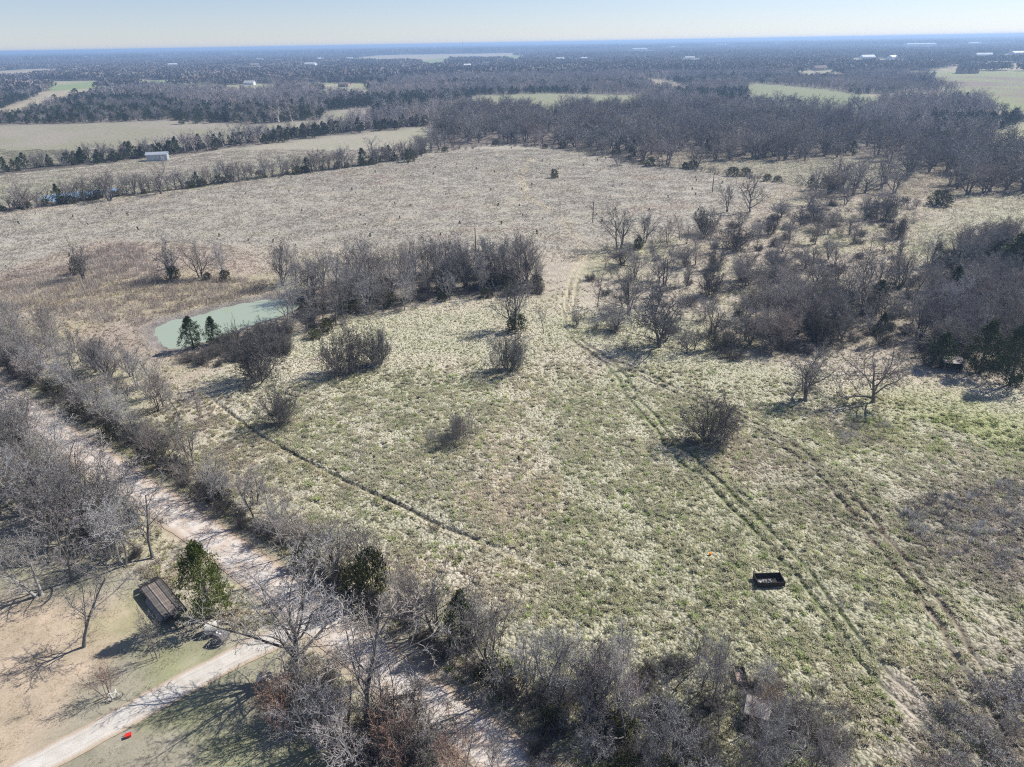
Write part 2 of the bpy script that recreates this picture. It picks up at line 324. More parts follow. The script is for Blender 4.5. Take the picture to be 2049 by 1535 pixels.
def ground_color(x, y):
    r = np.hypot(x, y)
    n1 = fbm(x / 9, y / 9, 1, 4); n2 = fbm(x / 38, y / 38, 5, 3); n3 = fbm(x / 2.6, y / 2.6, 9, 3); n4 = fbm(x / 120, y / 120, 13, 3)
    def C(a, b, t):
        t = np.clip(t, 0, 1)[:, None]; return np.array(a)[None] * (1 - t) + np.array(b)[None] * t
    def lay(c, new, m): return c * (1 - m[:, None]) + new * m[:, None]
    c = C((0.45, 0.40, 0.325), (0.37, 0.325, 0.265), n3 * 2 - .5)
    c = lay(c, C((0.30, 0.32, 0.15), (0.36, 0.36, 0.19), n3), np.clip(n2 * 2.4 + n1 * 2.0 - 2.15, 0, 1) * .55)
    litter = C((0.25, 0.215, 0.17), (0.33, 0.29, 0.225), n1 * 1.6 - 0.3)
    for p in WOODFLOOR: c = lay(c, litter, soft_poly(x, y, p, 4) * .85)
    far = C((0.37, 0.32, 0.24), (0.29, 0.30, 0.17), (n4 - 0.4) * 5)
    wood_floor = C((0.155, 0.135, 0.115), (0.20, 0.175, 0.15), n2)
    c = lay(c, wood_floor, np.clip((r - 430) / 60, 0, 1))
    big = np.where(r < 5100, np.where(r < 1480, (clearing(x, y) > .62) & (r > 900), clearing(x, y) > .58), fbm(x / 1700, y / 1300, 91, 3) > .57)
    c = lay(c, far, big.astype(float))
    wob = (n1 - 0.5) * 6
    # fields
    ff = C((0.385, 0.355, 0.30), (0.345, 0.317, 0.27), n2 * 2.2 - 0.6)
    ff = lay(ff, C((0.50, 0.445, 0.335), (0.44, 0.40, 0.29), n3), np.clip(n1 * 3.0 - 1.5, 0, 1) * 0.4)
    ff = lay(ff, C((0.36, 0.24, 0.19), (0.33, 0.24, 0.20), n3), np.clip(fbm(x / 22, y / 16, 44, 3) * 6 - 3.9, 0, 1) * 0.35)
    c = lay(c, ff, soft_poly(x + wob, y + wob, FARFIELD, 5))
    c = lay(c, C((0.36, 0.325, 0.27), (0.33, 0.315, 0.235), n2 * 3 - 1), soft_poly(x, y, FIELD2, 5))
    c = lay(c, C((0.31, 0.28, 0.23), (0.275, 0.262, 0.19), n2 * 3.4 - 1.2), soft_poly(x, y, FIELD3, 6))
    c = lay(c, C((0.28, 0.27, 0.185), (0.26, 0.27, 0.165), n2 * 2 - .5), soft_poly(x, y, GREEN1, 8))
    c = lay(c, C((0.23, 0.255, 0.15), (0.26, 0.27, 0.17), n2 * 2 - .5), soft_poly(x, y, GREEN2, 8))
    c = lay(c, C((0.37, 0.335, 0.265), (0.33, 0.31, 0.23), n2), soft_poly(x, y, STRIP3, 6))
    c = lay(c, C((0.33, 0.31, 0.21), (0.30, 0.30, 0.17), n2), soft_poly(x, y, SLOPE4, 6))
    c = lay(c, C((0.42, 0.385, 0.31), (0.37, 0.37, 0.24), n2 * 2.4 - .8), soft_poly(x + wob, y + wob, CLEAR5, 6))
    c = lay(c, C((0.25, 0.20, 0.165), (0.27, 0.285, 0.15), n4 * 5 - 2.0), soft_poly(x, y, HOUSEF, 12))
    for p in TANFAR: c = lay(c, C((0.38, 0.33, 0.235), (0.35, 0.31, 0.22), n4), soft_poly(x, y, p, 10))
    for p in FARCLEAR: c = lay(c, C((0.35, 0.31, 0.23), (0.29, 0.29, 0.18), n4 * 3 - 1), soft_poly(x, y, p, 6))
    for p in GREENFAR: c = lay(c, C((0.22, 0.28, 0.13), (0.26, 0.30, 0.16), n4), soft_poly(x, y, p, 10))
    wd = C((0.40, 0.335, 0.275), (0.33, 0.275, 0.225), n1 * 2 - 0.5)
    wd = lay(wd, C((0.40, 0.36, 0.22), (0.37, 0.32, 0.20), n3), np.clip(n2 * 5 - 2.6, 0, 1) * 0.5)
    c = lay(c, wd, soft_poly(x + wob, y + wob, WEEDS, 5))
    # near pasture: straw tussocks with new green coming through
    ps = C((0.51, 0.48, 0.375), (0.42, 0.395, 0.31), n3 * 2 - 0.5)
    grn = C((0.365, 0.37, 0.225), (0.425, 0.42, 0.275), n3)
    gm = np.clip(n2 * 2.6 + n1 * 1.6 - 1.75, 0, 1)
    ps = lay(ps, grn, np.clip(gm * 0.45 + 0.08, 0, 1))
    pale = np.clip(fbm(x / 17 + 7, y / 17, 71, 3) * 5 - 2.7, 0, 1)
    ps = lay(ps, C((0.56, 0.50, 0.40), (0.50, 0.44, 0.355), n3), pale * 0.65)
    c = lay(c, ps, soft_poly(x + wob * .6, y + wob * .6, PASTURE, 4))
    for p, k in ((MATTED[0], .8), (MATTED[1], .45), (MATTED[2], .75)):
        c = lay(c, C((0.27, 0.235, 0.20), (0.35, 0.31, 0.265), n3 * 2 - .5), soft_poly(x + wob, y + wob, p, 3.5) * k * np.clip(n1 * 3 - .4, .35, 1))
    gx, gy = G(1900, 850)[:2]
    lush = np.clip(1.25 - np.hypot((x - gx) / 26, (y - gy) / 16), 0, 1) * np.clip(n1 * 4 - 1.5, 0, 1)
    c = lay(c, C((0.27, 0.315, 0.10), (0.32, 0.34, 0.14), n3), lush * 0.65)
    yd = C((0.31, 0.285, 0.22), (0.26, 0.24, 0.18), n3 * 2 - .5)  # grey-brown base, darkened for the tree shade over the yard
    tan = np.clip((-41.5 + (n1 - .5) * 10 - x) / 5, 0, 1) * np.clip((69 - y) / 5, 0, 1)
    yd = lay(yd, C((0.44, 0.355, 0.265), (0.38, 0.31, 0.225), n3 * 2 - .5), tan)
    yd = lay(yd, C((0.21, 0.24, 0.10), (0.26, 0.28, 0.13), n3), np.clip(n1 * 3 + n2 * 2 - 2.75 + np.clip((x + 47) / 25, -0.4, 0.35), 0, 1) * 0.6)
    c = lay(c, yd, soft_poly(x, y, YARD, 3))
    # ditch, wheel tracks
    near = r < 700
    if near.any():
        xn, yn = x[near], y[near]; cn = c[near]
        jig = (n3[near] - 0.5) * 0.9
        d, s = seg_dist(xn, yn, DITCH); d = d + jig * .5
        fe = np.clip(np.minimum(np.hypot(xn - DITCH[0][0], yn - DITCH[0][1]), np.hypot(xn - DITCH[-1][0], yn - DITCH[-1][1])) / 14, 0, 1) * np.clip(n1[near] * 3 - .2, .45, 1)
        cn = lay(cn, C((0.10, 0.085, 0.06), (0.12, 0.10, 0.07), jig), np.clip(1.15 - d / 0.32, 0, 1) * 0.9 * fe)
        cn = lay(cn, C((0.47, 0.42, 0.30), (0.44, 0.40, 0.28), jig), np.clip(1 - abs(d - 1.1) / 0.8, 0, 1) * (s > 0) * 0.7)
        for L, half, col_, k in ((TRACK_A, 0.95, (0.155, 0.17, 0.08), 1.0), (TRACK_B, 0.95, (0.22, 0.185, 0.14), 1.0), (TRACK_C, 0.9, (0.46, 0.40, 0.29), .85), (TRACK_D, .9, (0.27, .25, .17), .7)):
            wx = (fbm(xn / 5, yn / 5, 201, 2) - .5) * 1.3
            d, s = seg_dist(xn + wx, yn + wx, L); dd = abs(d - half) + jig * .5
            w = 0.52 + np.clip((np.hypot(xn, yn) - 120) / 500, 0, 0.5)
            cn = lay(cn, np.array(col_)[None] * (0.85 + 0.4 * n1[near][:, None]), np.clip(1.2 - dd / w, 0, 1) * k * np.clip(n1[near] * 3.4 - .8, 0.25, 1))
        d, s = seg_dist(xn, yn, FARTRACK)
        cn = lay(cn, C((0.50, 0.46, 0.38), (0.46, .42, .34), jig), np.clip(1.3 - d / 2.2, 0, 1) * .8)
        # bank of the pond: bare grey mud
        ins = in_poly(xn, yn, POND); d, _ = seg_dist(xn, yn, np.vstack([POND, POND[:1]]))
        mud = np.where(ins, 1, np.clip(1.5 - d / (3.4 + jig * 1.8), 0, 1))
        cn = lay(cn, C((0.15, 0.135, 0.125), (0.23, 0.21, 0.195), n3[near] * 2 - .5), mud)
        rim = np.clip(1 - abs(d - 5.0) / 1.1, 0, 1) * ~ins
        cn = lay(cn, C((0.42, 0.37, 0.29), (0.38, .33, .26), n3[near]), rim * .6)
        # bare verge of the lane
        d, s = seg_dist(xn, yn, LANE_C)
        cn = lay(cn, C((0.33, 0.26, 0.19), (0.27, .22, .16), n3[near]), np.clip(1.2 - (d - 2.2 + jig) / 1.3, 0, 1) * .75)
        bx, by = G(1815, 1395)[:2]
        bare = np.clip(1.1 - np.hypot((xn - bx) / 2.2, (yn - by) / 4.6), 0, 1)
        cn = lay(cn, C((0.42, 0.375, 0.31), (0.40, .35, .28), n3[near]), np.clip(bare * 3 - .6 + jig, 0, 1))
        c[near] = cn
    return np.clip(c, 0.01, 0.9)

def lumps(x, y, cell, s):
    """rounded tussocks, one per jittered cell"""
    gx = np.floor(x / cell); gy = np.floor(y / cell); h = np.zeros_like(x)
    for i in (-1, 0, 1):
        for j in (-1, 0, 1):
            cx = gx + i; cy = gy + j
            px = (cx + hash2(cx, cy, s)) * cell; py = (cy + hash2(cx, cy, s + 1)) * cell
            rr = cell * (0.45 + 0.45 * hash2(cx, cy, s + 2)); hh = 0.35 + 0.65 * hash2(cx, cy, s + 3)
            q = 1 - ((x - px) ** 2 + (y - py) ** 2) / (rr * rr)
            h = np.maximum(h, np.where(q > 0, np.sqrt(np.maximum(q, 0)) * hh, 0))
    return h

def ground_h(x, y):
    z = np.zeros_like(x); r = np.hypot(x, y)
    m = r < 520
    xn, yn = x[m], y[m]; zn = np.zeros_like(xn)
    past = np.maximum(soft_poly(xn, yn, PASTURE, 3), 0.45 * (yn > 60))
    past = np.maximum(past, 0.6 * soft_poly(xn, yn, FARFIELD, 5)) * (1 - 0.85 * soft_poly(xn, yn, YARD, 3))
    zn += past * (0.19 * lumps(xn, yn, 0.9, 3)) * (0.45 + 0.9 * fbm(xn / 7, yn / 7, 66, 2))
    zn += 0.10 * (fbm(xn / 6, yn / 6, 61, 2) - 0.5)
    d, s = seg_dist(xn, yn, DITCH)
    fe = np.clip(np.minimum(np.hypot(xn - DITCH[0][0], yn - DITCH[0][1]), np.hypot(xn - DITCH[-1][0], yn - DITCH[-1][1])) / 14, 0, 1)
    zn -= fe * 0.42 * np.clip(1 - d / 0.5, 0, 1); zn += 0.12 * np.clip(1 - abs(d - 1.0) / 0.7, 0, 1) * (s > 0)
    for L in (TRACK_A, TRACK_B):
        wx = (fbm(xn / 5, yn / 5, 201, 2) - .5) * 1.3; d, s = seg_dist(xn + wx, yn + wx, L); k = np.clip(1 - abs(d - .95) / 0.5, 0, 1)
        zn = zn * (1 - 0.7 * k) - 0.17 * k
    for L, w in ((LANE_C, LANE_W), (DRIVE, DRIVE_W)):
        d, s = seg_dist(xn, yn, L); k = np.clip((w / 2 + 1.3 - d) / 1.0, 0, 1)
        zn = zn * (1 - k) - 0.10 * k
    ins = in_poly(xn, yn, POND); d, _ = seg_dist(xn, yn, np.vstack([POND, POND[:1]])); sd = np.where(ins, -d, d) + (fbm(xn / 2.2, yn / 2.2, 17, 3) - .5) * 2.2
    k = np.clip((5 - sd) / 5, 0, 1); zn = zn * (1 - k) + np.where(sd < 0, -0.55 + np.maximum(sd, -6) * .15, np.interp(sd, [0, 2.6, 3.6, 5], [-0.55, 0.05, 0.25, 0])) * (sd < 5)
    ins = in_poly(xn, yn, POND2); zn = np.where(ins, -1.0, zn)
    z[m] = zn
    return z

def z_at(x, y):
    return float(ground_h(np.array([float(x)]), np.array([float(y)]))[0])

# ------------------------------------------------------------------ the ground sheet
def ground_mat(name, attr_type='GEOMETRY', grass=False):
    m, nt, b = new_mat(name)
    at = nd(nt, "ShaderNodeAttribute", attribute_name="tint", attribute_type=attr_type)
    c = at.outputs["Color"]
    geo = nd(nt, "ShaderNodeNewGeometry")
    def noise(sc, det=5, rough=0.6):
        n = nd(nt, "ShaderNodeTexNoise"); n.inputs["Scale"].default_value = sc; n.inputs["Detail"].default_value = det; n.inputs["Roughness"].default_value = rough
        nt.links.new(geo.outputs["Position"], n.inputs["Vector"]); return n.outputs["Fac"]
    f = noise(4.5, 6, 0.75); g = noise(0.35, 5, .6)
    v1 = ramp(nt, [(0.28, (0.70, 0.69, 0.66)), (0.5, (1.0, 1.0, 1.0)), (0.74, (1.24, 1.22, 1.20))], f)
    v2 = ramp(nt, [(0.3, (0.84, 0.85, 0.82)), (0.7, (1.14, 1.12, 1.12))], g)
    c = mixc(nt, c, v1, 1.0, 'MULTIPLY'); c = mixc(nt, c, v2, 1.0, 'MULTIPLY')
    hgt = f
    if not grass:
        # bunches of grass; dark gaps hold thatch, soil and painted tussock shade
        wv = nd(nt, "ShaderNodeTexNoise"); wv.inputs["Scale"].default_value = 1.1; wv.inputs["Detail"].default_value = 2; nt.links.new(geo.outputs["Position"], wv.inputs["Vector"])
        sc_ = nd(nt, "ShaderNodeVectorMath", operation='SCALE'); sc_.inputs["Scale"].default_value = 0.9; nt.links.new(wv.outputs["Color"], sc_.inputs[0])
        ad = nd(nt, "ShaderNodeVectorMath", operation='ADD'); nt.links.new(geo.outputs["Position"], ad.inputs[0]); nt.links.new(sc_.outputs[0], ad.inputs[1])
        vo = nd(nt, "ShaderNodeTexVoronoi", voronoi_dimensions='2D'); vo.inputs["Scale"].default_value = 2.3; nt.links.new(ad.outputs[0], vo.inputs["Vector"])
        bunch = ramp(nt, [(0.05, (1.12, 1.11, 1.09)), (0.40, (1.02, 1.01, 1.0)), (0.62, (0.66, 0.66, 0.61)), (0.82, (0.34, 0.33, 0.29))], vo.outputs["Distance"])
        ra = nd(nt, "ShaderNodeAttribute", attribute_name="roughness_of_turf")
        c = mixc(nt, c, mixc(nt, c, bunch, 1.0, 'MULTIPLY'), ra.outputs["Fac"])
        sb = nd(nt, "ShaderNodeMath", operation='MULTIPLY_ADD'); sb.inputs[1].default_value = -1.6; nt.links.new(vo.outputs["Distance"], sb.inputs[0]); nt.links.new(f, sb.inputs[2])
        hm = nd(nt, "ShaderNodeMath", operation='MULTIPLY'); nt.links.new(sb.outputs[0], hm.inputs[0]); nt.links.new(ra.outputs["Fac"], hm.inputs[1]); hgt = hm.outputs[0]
    nt.links.new(c, b.inputs["Base Color"]); b.inputs["Specular IOR Level"].default_value = 0.05; b.inputs["Roughness"].default_value = 1.0
    if grass:
        tr = nd(nt, "ShaderNodeBsdfTranslucent"); nt.links.new(c, tr.inputs["Color"]); df = nd(nt, "ShaderNodeBsdfDiffuse"); nt.links.new(c, df.inputs["Color"])
        mx = nd(nt, "ShaderNodeMixShader"); mx.inputs[0].default_value = 0.42; nt.links.new(df.outputs[0], mx.inputs[1]); nt.links.new(tr.outputs[0], mx.inputs[2])
        nt.links.new(mx.outputs[0], nt.nodes["Material Output"].inputs["Surface"])
    else:
        bp = nd(nt, "ShaderNodeBump"); bp.inputs["Strength"].default_value = 0.8; bp.inputs["Distance"].default_value = 0.16
        nt.links.new(hgt, bp.inputs["Height"]); nt.links.new(bp.outputs[0], b.inputs["Normal"])
    return m

def build_ground():
    wedge = R_(52); step = 0.0032
    th = np.concatenate([np.arange(-wedge, wedge, step), np.linspace(wedge, 2 * math.pi - wedge, 70, endpoint=False)])
    rr = np.concatenate([[0.5, 6, 14], np.linspace(20, 35, 30), 35.15 * 1.0036 ** np.arange(0, 405)])
    rr = np.concatenate([rr, rr[-1] * 1.0062 ** np.arange(1, 205)])
    rr = np.concatenate([rr, rr[-1] * 1.03 ** np.arange(1, 150)])
    X = rr[:, None] * np.sin(th)[None]; Y = rr[:, None] * np.cos(th)[None]
    nr, nt_ = X.shape
    x = X.ravel(); y = Y.ravel()
    z = ground_h(x, y)
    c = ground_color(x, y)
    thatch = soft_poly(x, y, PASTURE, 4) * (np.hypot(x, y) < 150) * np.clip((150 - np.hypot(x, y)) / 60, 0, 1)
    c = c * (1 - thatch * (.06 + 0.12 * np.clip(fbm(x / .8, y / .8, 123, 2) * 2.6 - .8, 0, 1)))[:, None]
    i = np.arange(nr - 1)[:, None] * nt_; j = np.arange(nt_)[None]; jn = (np.arange(nt_) + 1) % nt_
    q = np.stack([i + j, i + nt_ + j, i + nt_ + jn[None], i + jn[None]], -1).reshape(-1, 4)[:, ::-1]
    V = np.stack([x, y, z], -1)
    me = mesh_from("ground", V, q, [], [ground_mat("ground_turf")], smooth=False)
    a = me.attributes.new("tint", 'FLOAT_COLOR', 'POINT')
    a.data.foreach_set("color", np.concatenate([c, np.ones((len(c), 1))], 1).astype(np.float32).ravel())
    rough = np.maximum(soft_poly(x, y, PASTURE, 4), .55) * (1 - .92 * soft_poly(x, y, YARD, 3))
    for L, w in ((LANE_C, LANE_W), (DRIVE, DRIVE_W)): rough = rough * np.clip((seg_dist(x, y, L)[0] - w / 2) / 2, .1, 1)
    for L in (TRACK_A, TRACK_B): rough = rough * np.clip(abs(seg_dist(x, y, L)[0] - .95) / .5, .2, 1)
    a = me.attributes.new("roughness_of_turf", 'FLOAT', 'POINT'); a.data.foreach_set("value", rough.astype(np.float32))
    return tag(obj("ground", me), kind="structure")
build_ground()

# ------------------------------------------------------------------ gravel lane, driveway, ponds
def resample(line, step):
    line = np.asarray(line); seg = np.linalg.norm(np.diff(line, axis=0), axis=1); s = np.concatenate([[0], np.cumsum(seg)])
    t = np.linspace(0, s[-1], int(s[-1] / step) + 2)
    return np.stack([np.interp(t, s, line[:, 0]), np.interp(t, s, line[:, 1])], -1)

def smooth_line(line, it=2):
    line = np.asarray(line)
    for _ in range(it):
        a = line[:-1] * .75 + line[1:] * .25; b = line[:-1] * .25 + line[1:] * .75
        mid = np.empty((2 * len(a), 2)); mid[0::2] = a; mid[1::2] = b
        line = np.vstack([line[:1], mid, line[-1:]])
    return line

def gravel_mat(name, c0, c1, edge):
    m, nt, b = new_mat(name)
    geo = nd(nt, "ShaderNodeNewGeometry")
    n1 = nd(nt, "ShaderNodeTexNoise"); n1.inputs["Scale"].default_value = 0.55; n1.inputs["Detail"].default_value = 5
    n2 = nd(nt, "ShaderNodeTexNoise"); n2.inputs["Scale"].default_value = 9.0; n2.inputs["Detail"].default_value = 6; n2.inputs["Roughness"].default_value = .75
    for n in (n1, n2): nt.links.new(geo.outputs["Position"], n.inputs["Vector"])
    c = ramp(nt, [(0.36, c0), (0.62, c1)], n1.outputs["Fac"])
    at = nd(nt, "ShaderNodeAttribute", attribute_name="across")
    e = ramp(nt, [(0.0, (0, 0, 0)), (0.55, (0.0, 0.0, 0.0)), (0.95, (1, 1, 1))], at.outputs["Fac"])
    c = mixc(nt, c, edge, e)
    w = ramp(nt, [(0.30, (1, 1, 1)), (0.42, (0.90, 0.89, 0.87)), (0.56, (1.04, 1.04, 1.04))], at.outputs["Fac"])
    c = mixc(nt, c, w, 1.0, 'MULTIPLY')
    g = ramp(nt, [(0.3, (0.74, 0.73, 0.71)), (0.7, (1.2, 1.2, 1.2))], n2.outputs["Fac"])
    c = mixc(nt, c, g, 1.0, 'MULTIPLY')
    nt.links.new(c, b.inputs["Base Color"]); b.inputs["Specular IOR Level"].default_value = 0.1
    bp = nd(nt, "ShaderNodeBump"); bp.inputs["Strength"].default_value = 0.5; bp.inputs["Distance"].default_value = 0.04
    nt.links.new(n2.outputs["Fac"], bp.inputs["Height"]); nt.links.new(bp.outputs[0], b.inputs["Normal"])
    return m

def road(name, line, w, mat, z):
    L = resample(smooth_line(line), 0.7); t = np.gradient(L, axis=0); t /= np.linalg.norm(t, axis=1)[:, None]
    n = np.stack([t[:, 1], -t[:, 0]], -1); m = len(L); K = 11
    u = np.linspace(-1, 1, K)
    wob = w / 2 + 0.45 * (fbm(np.arange(m) * .35, np.zeros(m), 3, 3) - .5); wob2 = w / 2 + 0.45 * (fbm(np.arange(m) * .35, np.zeros(m) + 40, 3, 3) - .5)
    half = np.where(u[None] < 0, wob[:, None], wob2[:, None])
    P = L[:, None, :] + n[:, None, :] * (u[None, :] * half)[..., None]
    crown = z + 0.07 * (1 - u[None] ** 2) - 0.03 * np.exp(-((abs(u[None]) - .45) / .1) ** 2) + 0.02 * (fbm(P[..., 0].ravel(), P[..., 1].ravel(), 8, 2).reshape(m, K) - .5)
    V = np.concatenate([P, crown[..., None]], -1).reshape(-1, 3)
    i = np.arange(m - 1)[:, None] * K; j = np.arange(K - 1)[None]
    q = np.stack([i + j, i + j + 1, i + K + j + 1, i + K + j], -1).reshape(-1, 4)
    me = mesh_from(name, V, q, [], [mat], smooth=True)
    a = me.attributes.new("across", 'FLOAT', 'POINT'); a.data.foreach_set("value", np.broadcast_to(abs(u)[None], (m, K)).astype(np.float32).ravel())
    if me.polygons[0].normal.z < 0: me.flip_normals()
    return tag(obj(name, me), kind="structure")
road("gravel_lane", LANE_C, LANE_W, gravel_mat("lane_gravel", (0.49, 0.405, 0.33), (0.60, 0.55, 0.50), (0.40, 0.315, 0.235)), -0.05)
road("driveway", DRIVE, DRIVE_W, gravel_mat("driveway_gravel", (0.46, 0.42, 0.365), (0.56, 0.53, 0.48), (0.38, 0.30, 0.215)), -0.045)

def water(name, poly, z, base, rough):
    m, nt, b = new_mat(name + "_surface")
    b.inputs["Base Color"].default_value = (*base, 1); b.inputs["Roughness"].default_value = rough; b.inputs["IOR"].default_value = 1.33
    b.inputs["Specular IOR Level"].default_value = 0.5
    n = nd(nt, "ShaderNodeTexNoise"); n.inputs["Scale"].default_value = 1.6; n.inputs["Detail"].default_value = 3
    geo = nd(nt, "ShaderNodeNewGeometry"); nt.links.new(geo.outputs["Position"], n.inputs["Vector"])
    bp = nd(nt, "ShaderNodeBump"); bp.inputs["Strength"].default_value = 0.12; bp.inputs["Distance"].default_value = 0.05
    nt.links.new(n.outputs["Fac"], bp.inputs["Height"]); nt.links.new(bp.outputs[0], b.inputs["Normal"])
    c = poly.mean(0); big = np.array(poly) + (np.array(poly) - c) / np.linalg.norm(np.array(poly) - c, axis=1)[:, None] * 1.2
    P = smooth_line(np.vstack([big, big[:1]]), 2)[:-1]
    V = np.vstack([np.c_[P, np.full(len(P), z)], [[*c, z]]]); k = len(P)
    t = [(i, (i + 1) % k, k) for i in range(k)]
    me = mesh_from(name, V, [], t, [m])
    if me.polygons[0].normal.z < 0: me.flip_normals()
    tag(obj(name, me), kind="structure")
water("pond_water", POND, -0.42, (0.30, 0.345, 0.25), 0.06)
water("far_pond_water", POND2, -0.25, (0.16, 0.24, 0.30), 0.08)

# ------------------------------------------------------------------ trees
def ribbons(P, Rr, g):
    """flat tapering strips along polylines P (m,n,3)"""
    m, n, _ = P.shape
    T = np.gradient(P, axis=1); T /= np.linalg.norm(T, axis=2, keepdims=True) + 1e-9
    ref = g.normal(size=(m, 1, 3)); N = np.cross(T, ref); N /= np.linalg.norm(N, axis=2, keepdims=True) + 1e-9
    V = np.stack([P - N * Rr[..., None], P + N * Rr[..., None]], 2).reshape(-1, 3)
    b = (np.arange(m) * n * 2)[:, None] + (np.arange(n - 1) * 2)[None]
    Q = np.stack([b, b + 1, b + 3, b + 2], -1).reshape(-1, 4)
    return V, Q

def tubes(P, Rr, k, g):
    m, n, _ = P.shape
    T = np.gradient(P, axis=1); T /= np.linalg.norm(T, axis=2, keepdims=True) + 1e-9
    ref = g.normal(size=(m, 1, 3)); N = np.cross(T, ref); N /= np.linalg.norm(N, axis=2, keepdims=True) + 1e-9; B = np.cross(T, N)
    a = np.arange(k) * 2 * math.pi / k
    V = (P[:, :, None] + Rr[:, :, None, None] * (np.cos(a)[None, None, :, None] * N[:, :, None] + np.sin(a)[None, None, :, None] * B[:, :, None])).reshape(-1, 3)
    base = (np.arange(m) * n * k)[:, None, None] + (np.arange(n - 1) * k)[None, :, None]
    j = np.arange(k)[None, None]; jn = (np.arange(k) + 1) % k
    Q = np.stack([base + j, base + jn, base + k + jn, base + k + j], -1).reshape(-1, 4)
    return V, Q

def grow(spec, seed):
    """level-by-level branching; returns a list of (points, radii) arrays, one per level"""
    g = np.random.default_rng(seed); out = []
    s0 = spec["stems"]; m = s0["n"]
    az = g.uniform(0, 2 * math.pi) + np.arange(m) * 2 * math.pi / m + g.normal(0, .35, m)
    lean = np.abs(g.normal(s0["lean"], s0["lean"] * .4 + .02, m))
    D = np.stack([np.sin(lean) * np.cos(az), np.sin(lean) * np.sin(az), np.cos(lean)], -1)
    P0 = np.stack([np.cos(az) * s0.get("spread", 0), np.sin(az) * s0.get("spread", 0), np.full(m, -0.15)], -1) * g.uniform(.3, 1, (m, 1)) if m > 1 else np.array([[0, 0, -0.15]])
    P0[:, 2] = -0.15
    Ln = s0["len"] * g.uniform(.8, 1.1, m); Rd = s0["rad"] * g.uniform(.75, 1.1, m)
    lv = [dict(s0)] + spec["levels"]
    for li, L in enumerate(lv):
        n = L["seg"]; pts = [P0]; d = D; p = P0
        for s in range(n):
            d = d + g.normal(0, L["wander"], d.shape) + np.array([0, 0, L["trop"]])
            d /= np.linalg.norm(d, axis=1, keepdims=True); p = p + d * (Ln / n)[:, None]
            low = p[:, 2] < 0.1
            if low.any() and li > 0: p[low, 2] = 0.1; d[low, 2] = abs(d[low, 2]) * .5
            pts.append(p)
        P = np.stack(pts, 1); t = np.linspace(0, 1, n + 1)
        Rr = Rd[:, None] * (1 - (1 - L["tip"]) * t[None])
        if li == 0: Rr[:, 0] *= 1.35
        out.append((P, Rr))
        if li + 1 == len(lv): break
        C = lv[li + 1]; k = C["n"]; m = len(P0)
        tt = C["start"] + (1 - C["start"]) * (np.arange(k)[None] + g.uniform(0, 1, (m, k))) / k
        f = tt * n; i0 = np.minimum(f.astype(int), n - 1); fr = (f - i0)[..., None]
        ar = np.arange(m)[:, None]
        A = P[ar, i0]; Bp = P[ar, i0 + 1]
        pos = A * (1 - fr) + Bp * fr; td = Bp - A; td /= np.linalg.norm(td, axis=2, keepdims=True) + 1e-9
        az = g.uniform(0, 2 * math.pi, (m, 1)) + np.arange(k)[None] * 2.4 + g.normal(0, .3, (m, k))
        ref = np.where(abs(td[..., 2:3]) < .9, np.array([0, 0, 1.0]), np.array([1.0, 0, 0])); U = np.cross(td, ref); U /= np.linalg.norm(U, axis=2, keepdims=True); W = np.cross(td, U)
        ang = g.uniform(C["ang"][0], C["ang"][1], (m, k))
        D = (td * np.cos(ang)[..., None] + (U * np.cos(az)[..., None] + W * np.sin(az)[..., None]) * np.sin(ang)[..., None]).reshape(-1, 3)
        shape = 1 - C.get("fall", .45) * (tt - C["start"]) / (1 - C["start"] + 1e-6)
        Ln = (Ln[:, None] * C["lr"] * shape * g.uniform(.65, 1.2, (m, k))).ravel()
        Rd = np.maximum((Rr[ar, i0] * C["rr"] * g.uniform(.7, 1.0, (m, k))).ravel(), C.get("rmin", .008))
        P0 = pos.reshape(-1, 3)
        if "keep" in C:
            kp = g.uniform(0, 1, len(P0)) < C["keep"]; P0, D, Ln, Rd = P0[kp], D[kp], Ln[kp], Rd[kp]
    return out, g

PROTO = {}
def lvl(n, lr, ang, start=.25, seg=4, wander=.12, trop=.05, tip=.35, rr=.55, rmin=.01, fall=.45):
    return dict(n=n, lr=lr, ang=(R_(ang[0]), R_(ang[1])), start=start, seg=seg, wander=wander, trop=trop, tip=tip, rr=rr, rmin=rmin, fall=fall)

def make_tree(name, spec, seed, bark, twig, wood_levels=2, sides=(7, 5, 3)):
    """trunk mesh (stem and limbs) and crown mesh (branches and twigs), scaled to 1 m tall"""
    lv, g = grow(spec, seed)
    allz = np.concatenate([P[..., 2].ravel() for P, _ in lv]); H = np.percentile(allz, 99.7)
    wv, wq, cv, cq = [], [], [], []; nw = nc = 0
    for i, (P, Rr) in enumerate(lv):
        if i < len(sides): V, Q = tubes(P, Rr, sides[i], g)
        else: V, Q = ribbons(P, Rr, g)
        if i < wood_levels: wv.append(V); wq.append(Q + nw); nw += len(V)
        else: cv.append(V); cq.append(Q + nc); nc += len(V)
    trunk = mesh_from(name + "_trunk", np.vstack(wv) / H, np.vstack(wq), [], [bark], smooth=True)
    crown = mesh_from(name + "_crown", np.vstack(cv) / H, np.vstack(cq), [], [twig])
    rad = np.percentile(np.hypot(*(np.vstack(cv)[:, :2] / H).T), 97)
    PROTO[name] = dict(trunk=trunk, crown=crown, rad=float(rad))
    return PROTO[name]

def stems(n, ln, rad, lean=.05, spread=0.0, seg=6, wander=.07, trop=.03, tip=.35):
    return dict(n=n, len=ln, rad=rad, lean=lean, spread=spread, seg=seg, wander=wander, trop=trop, tip=tip)

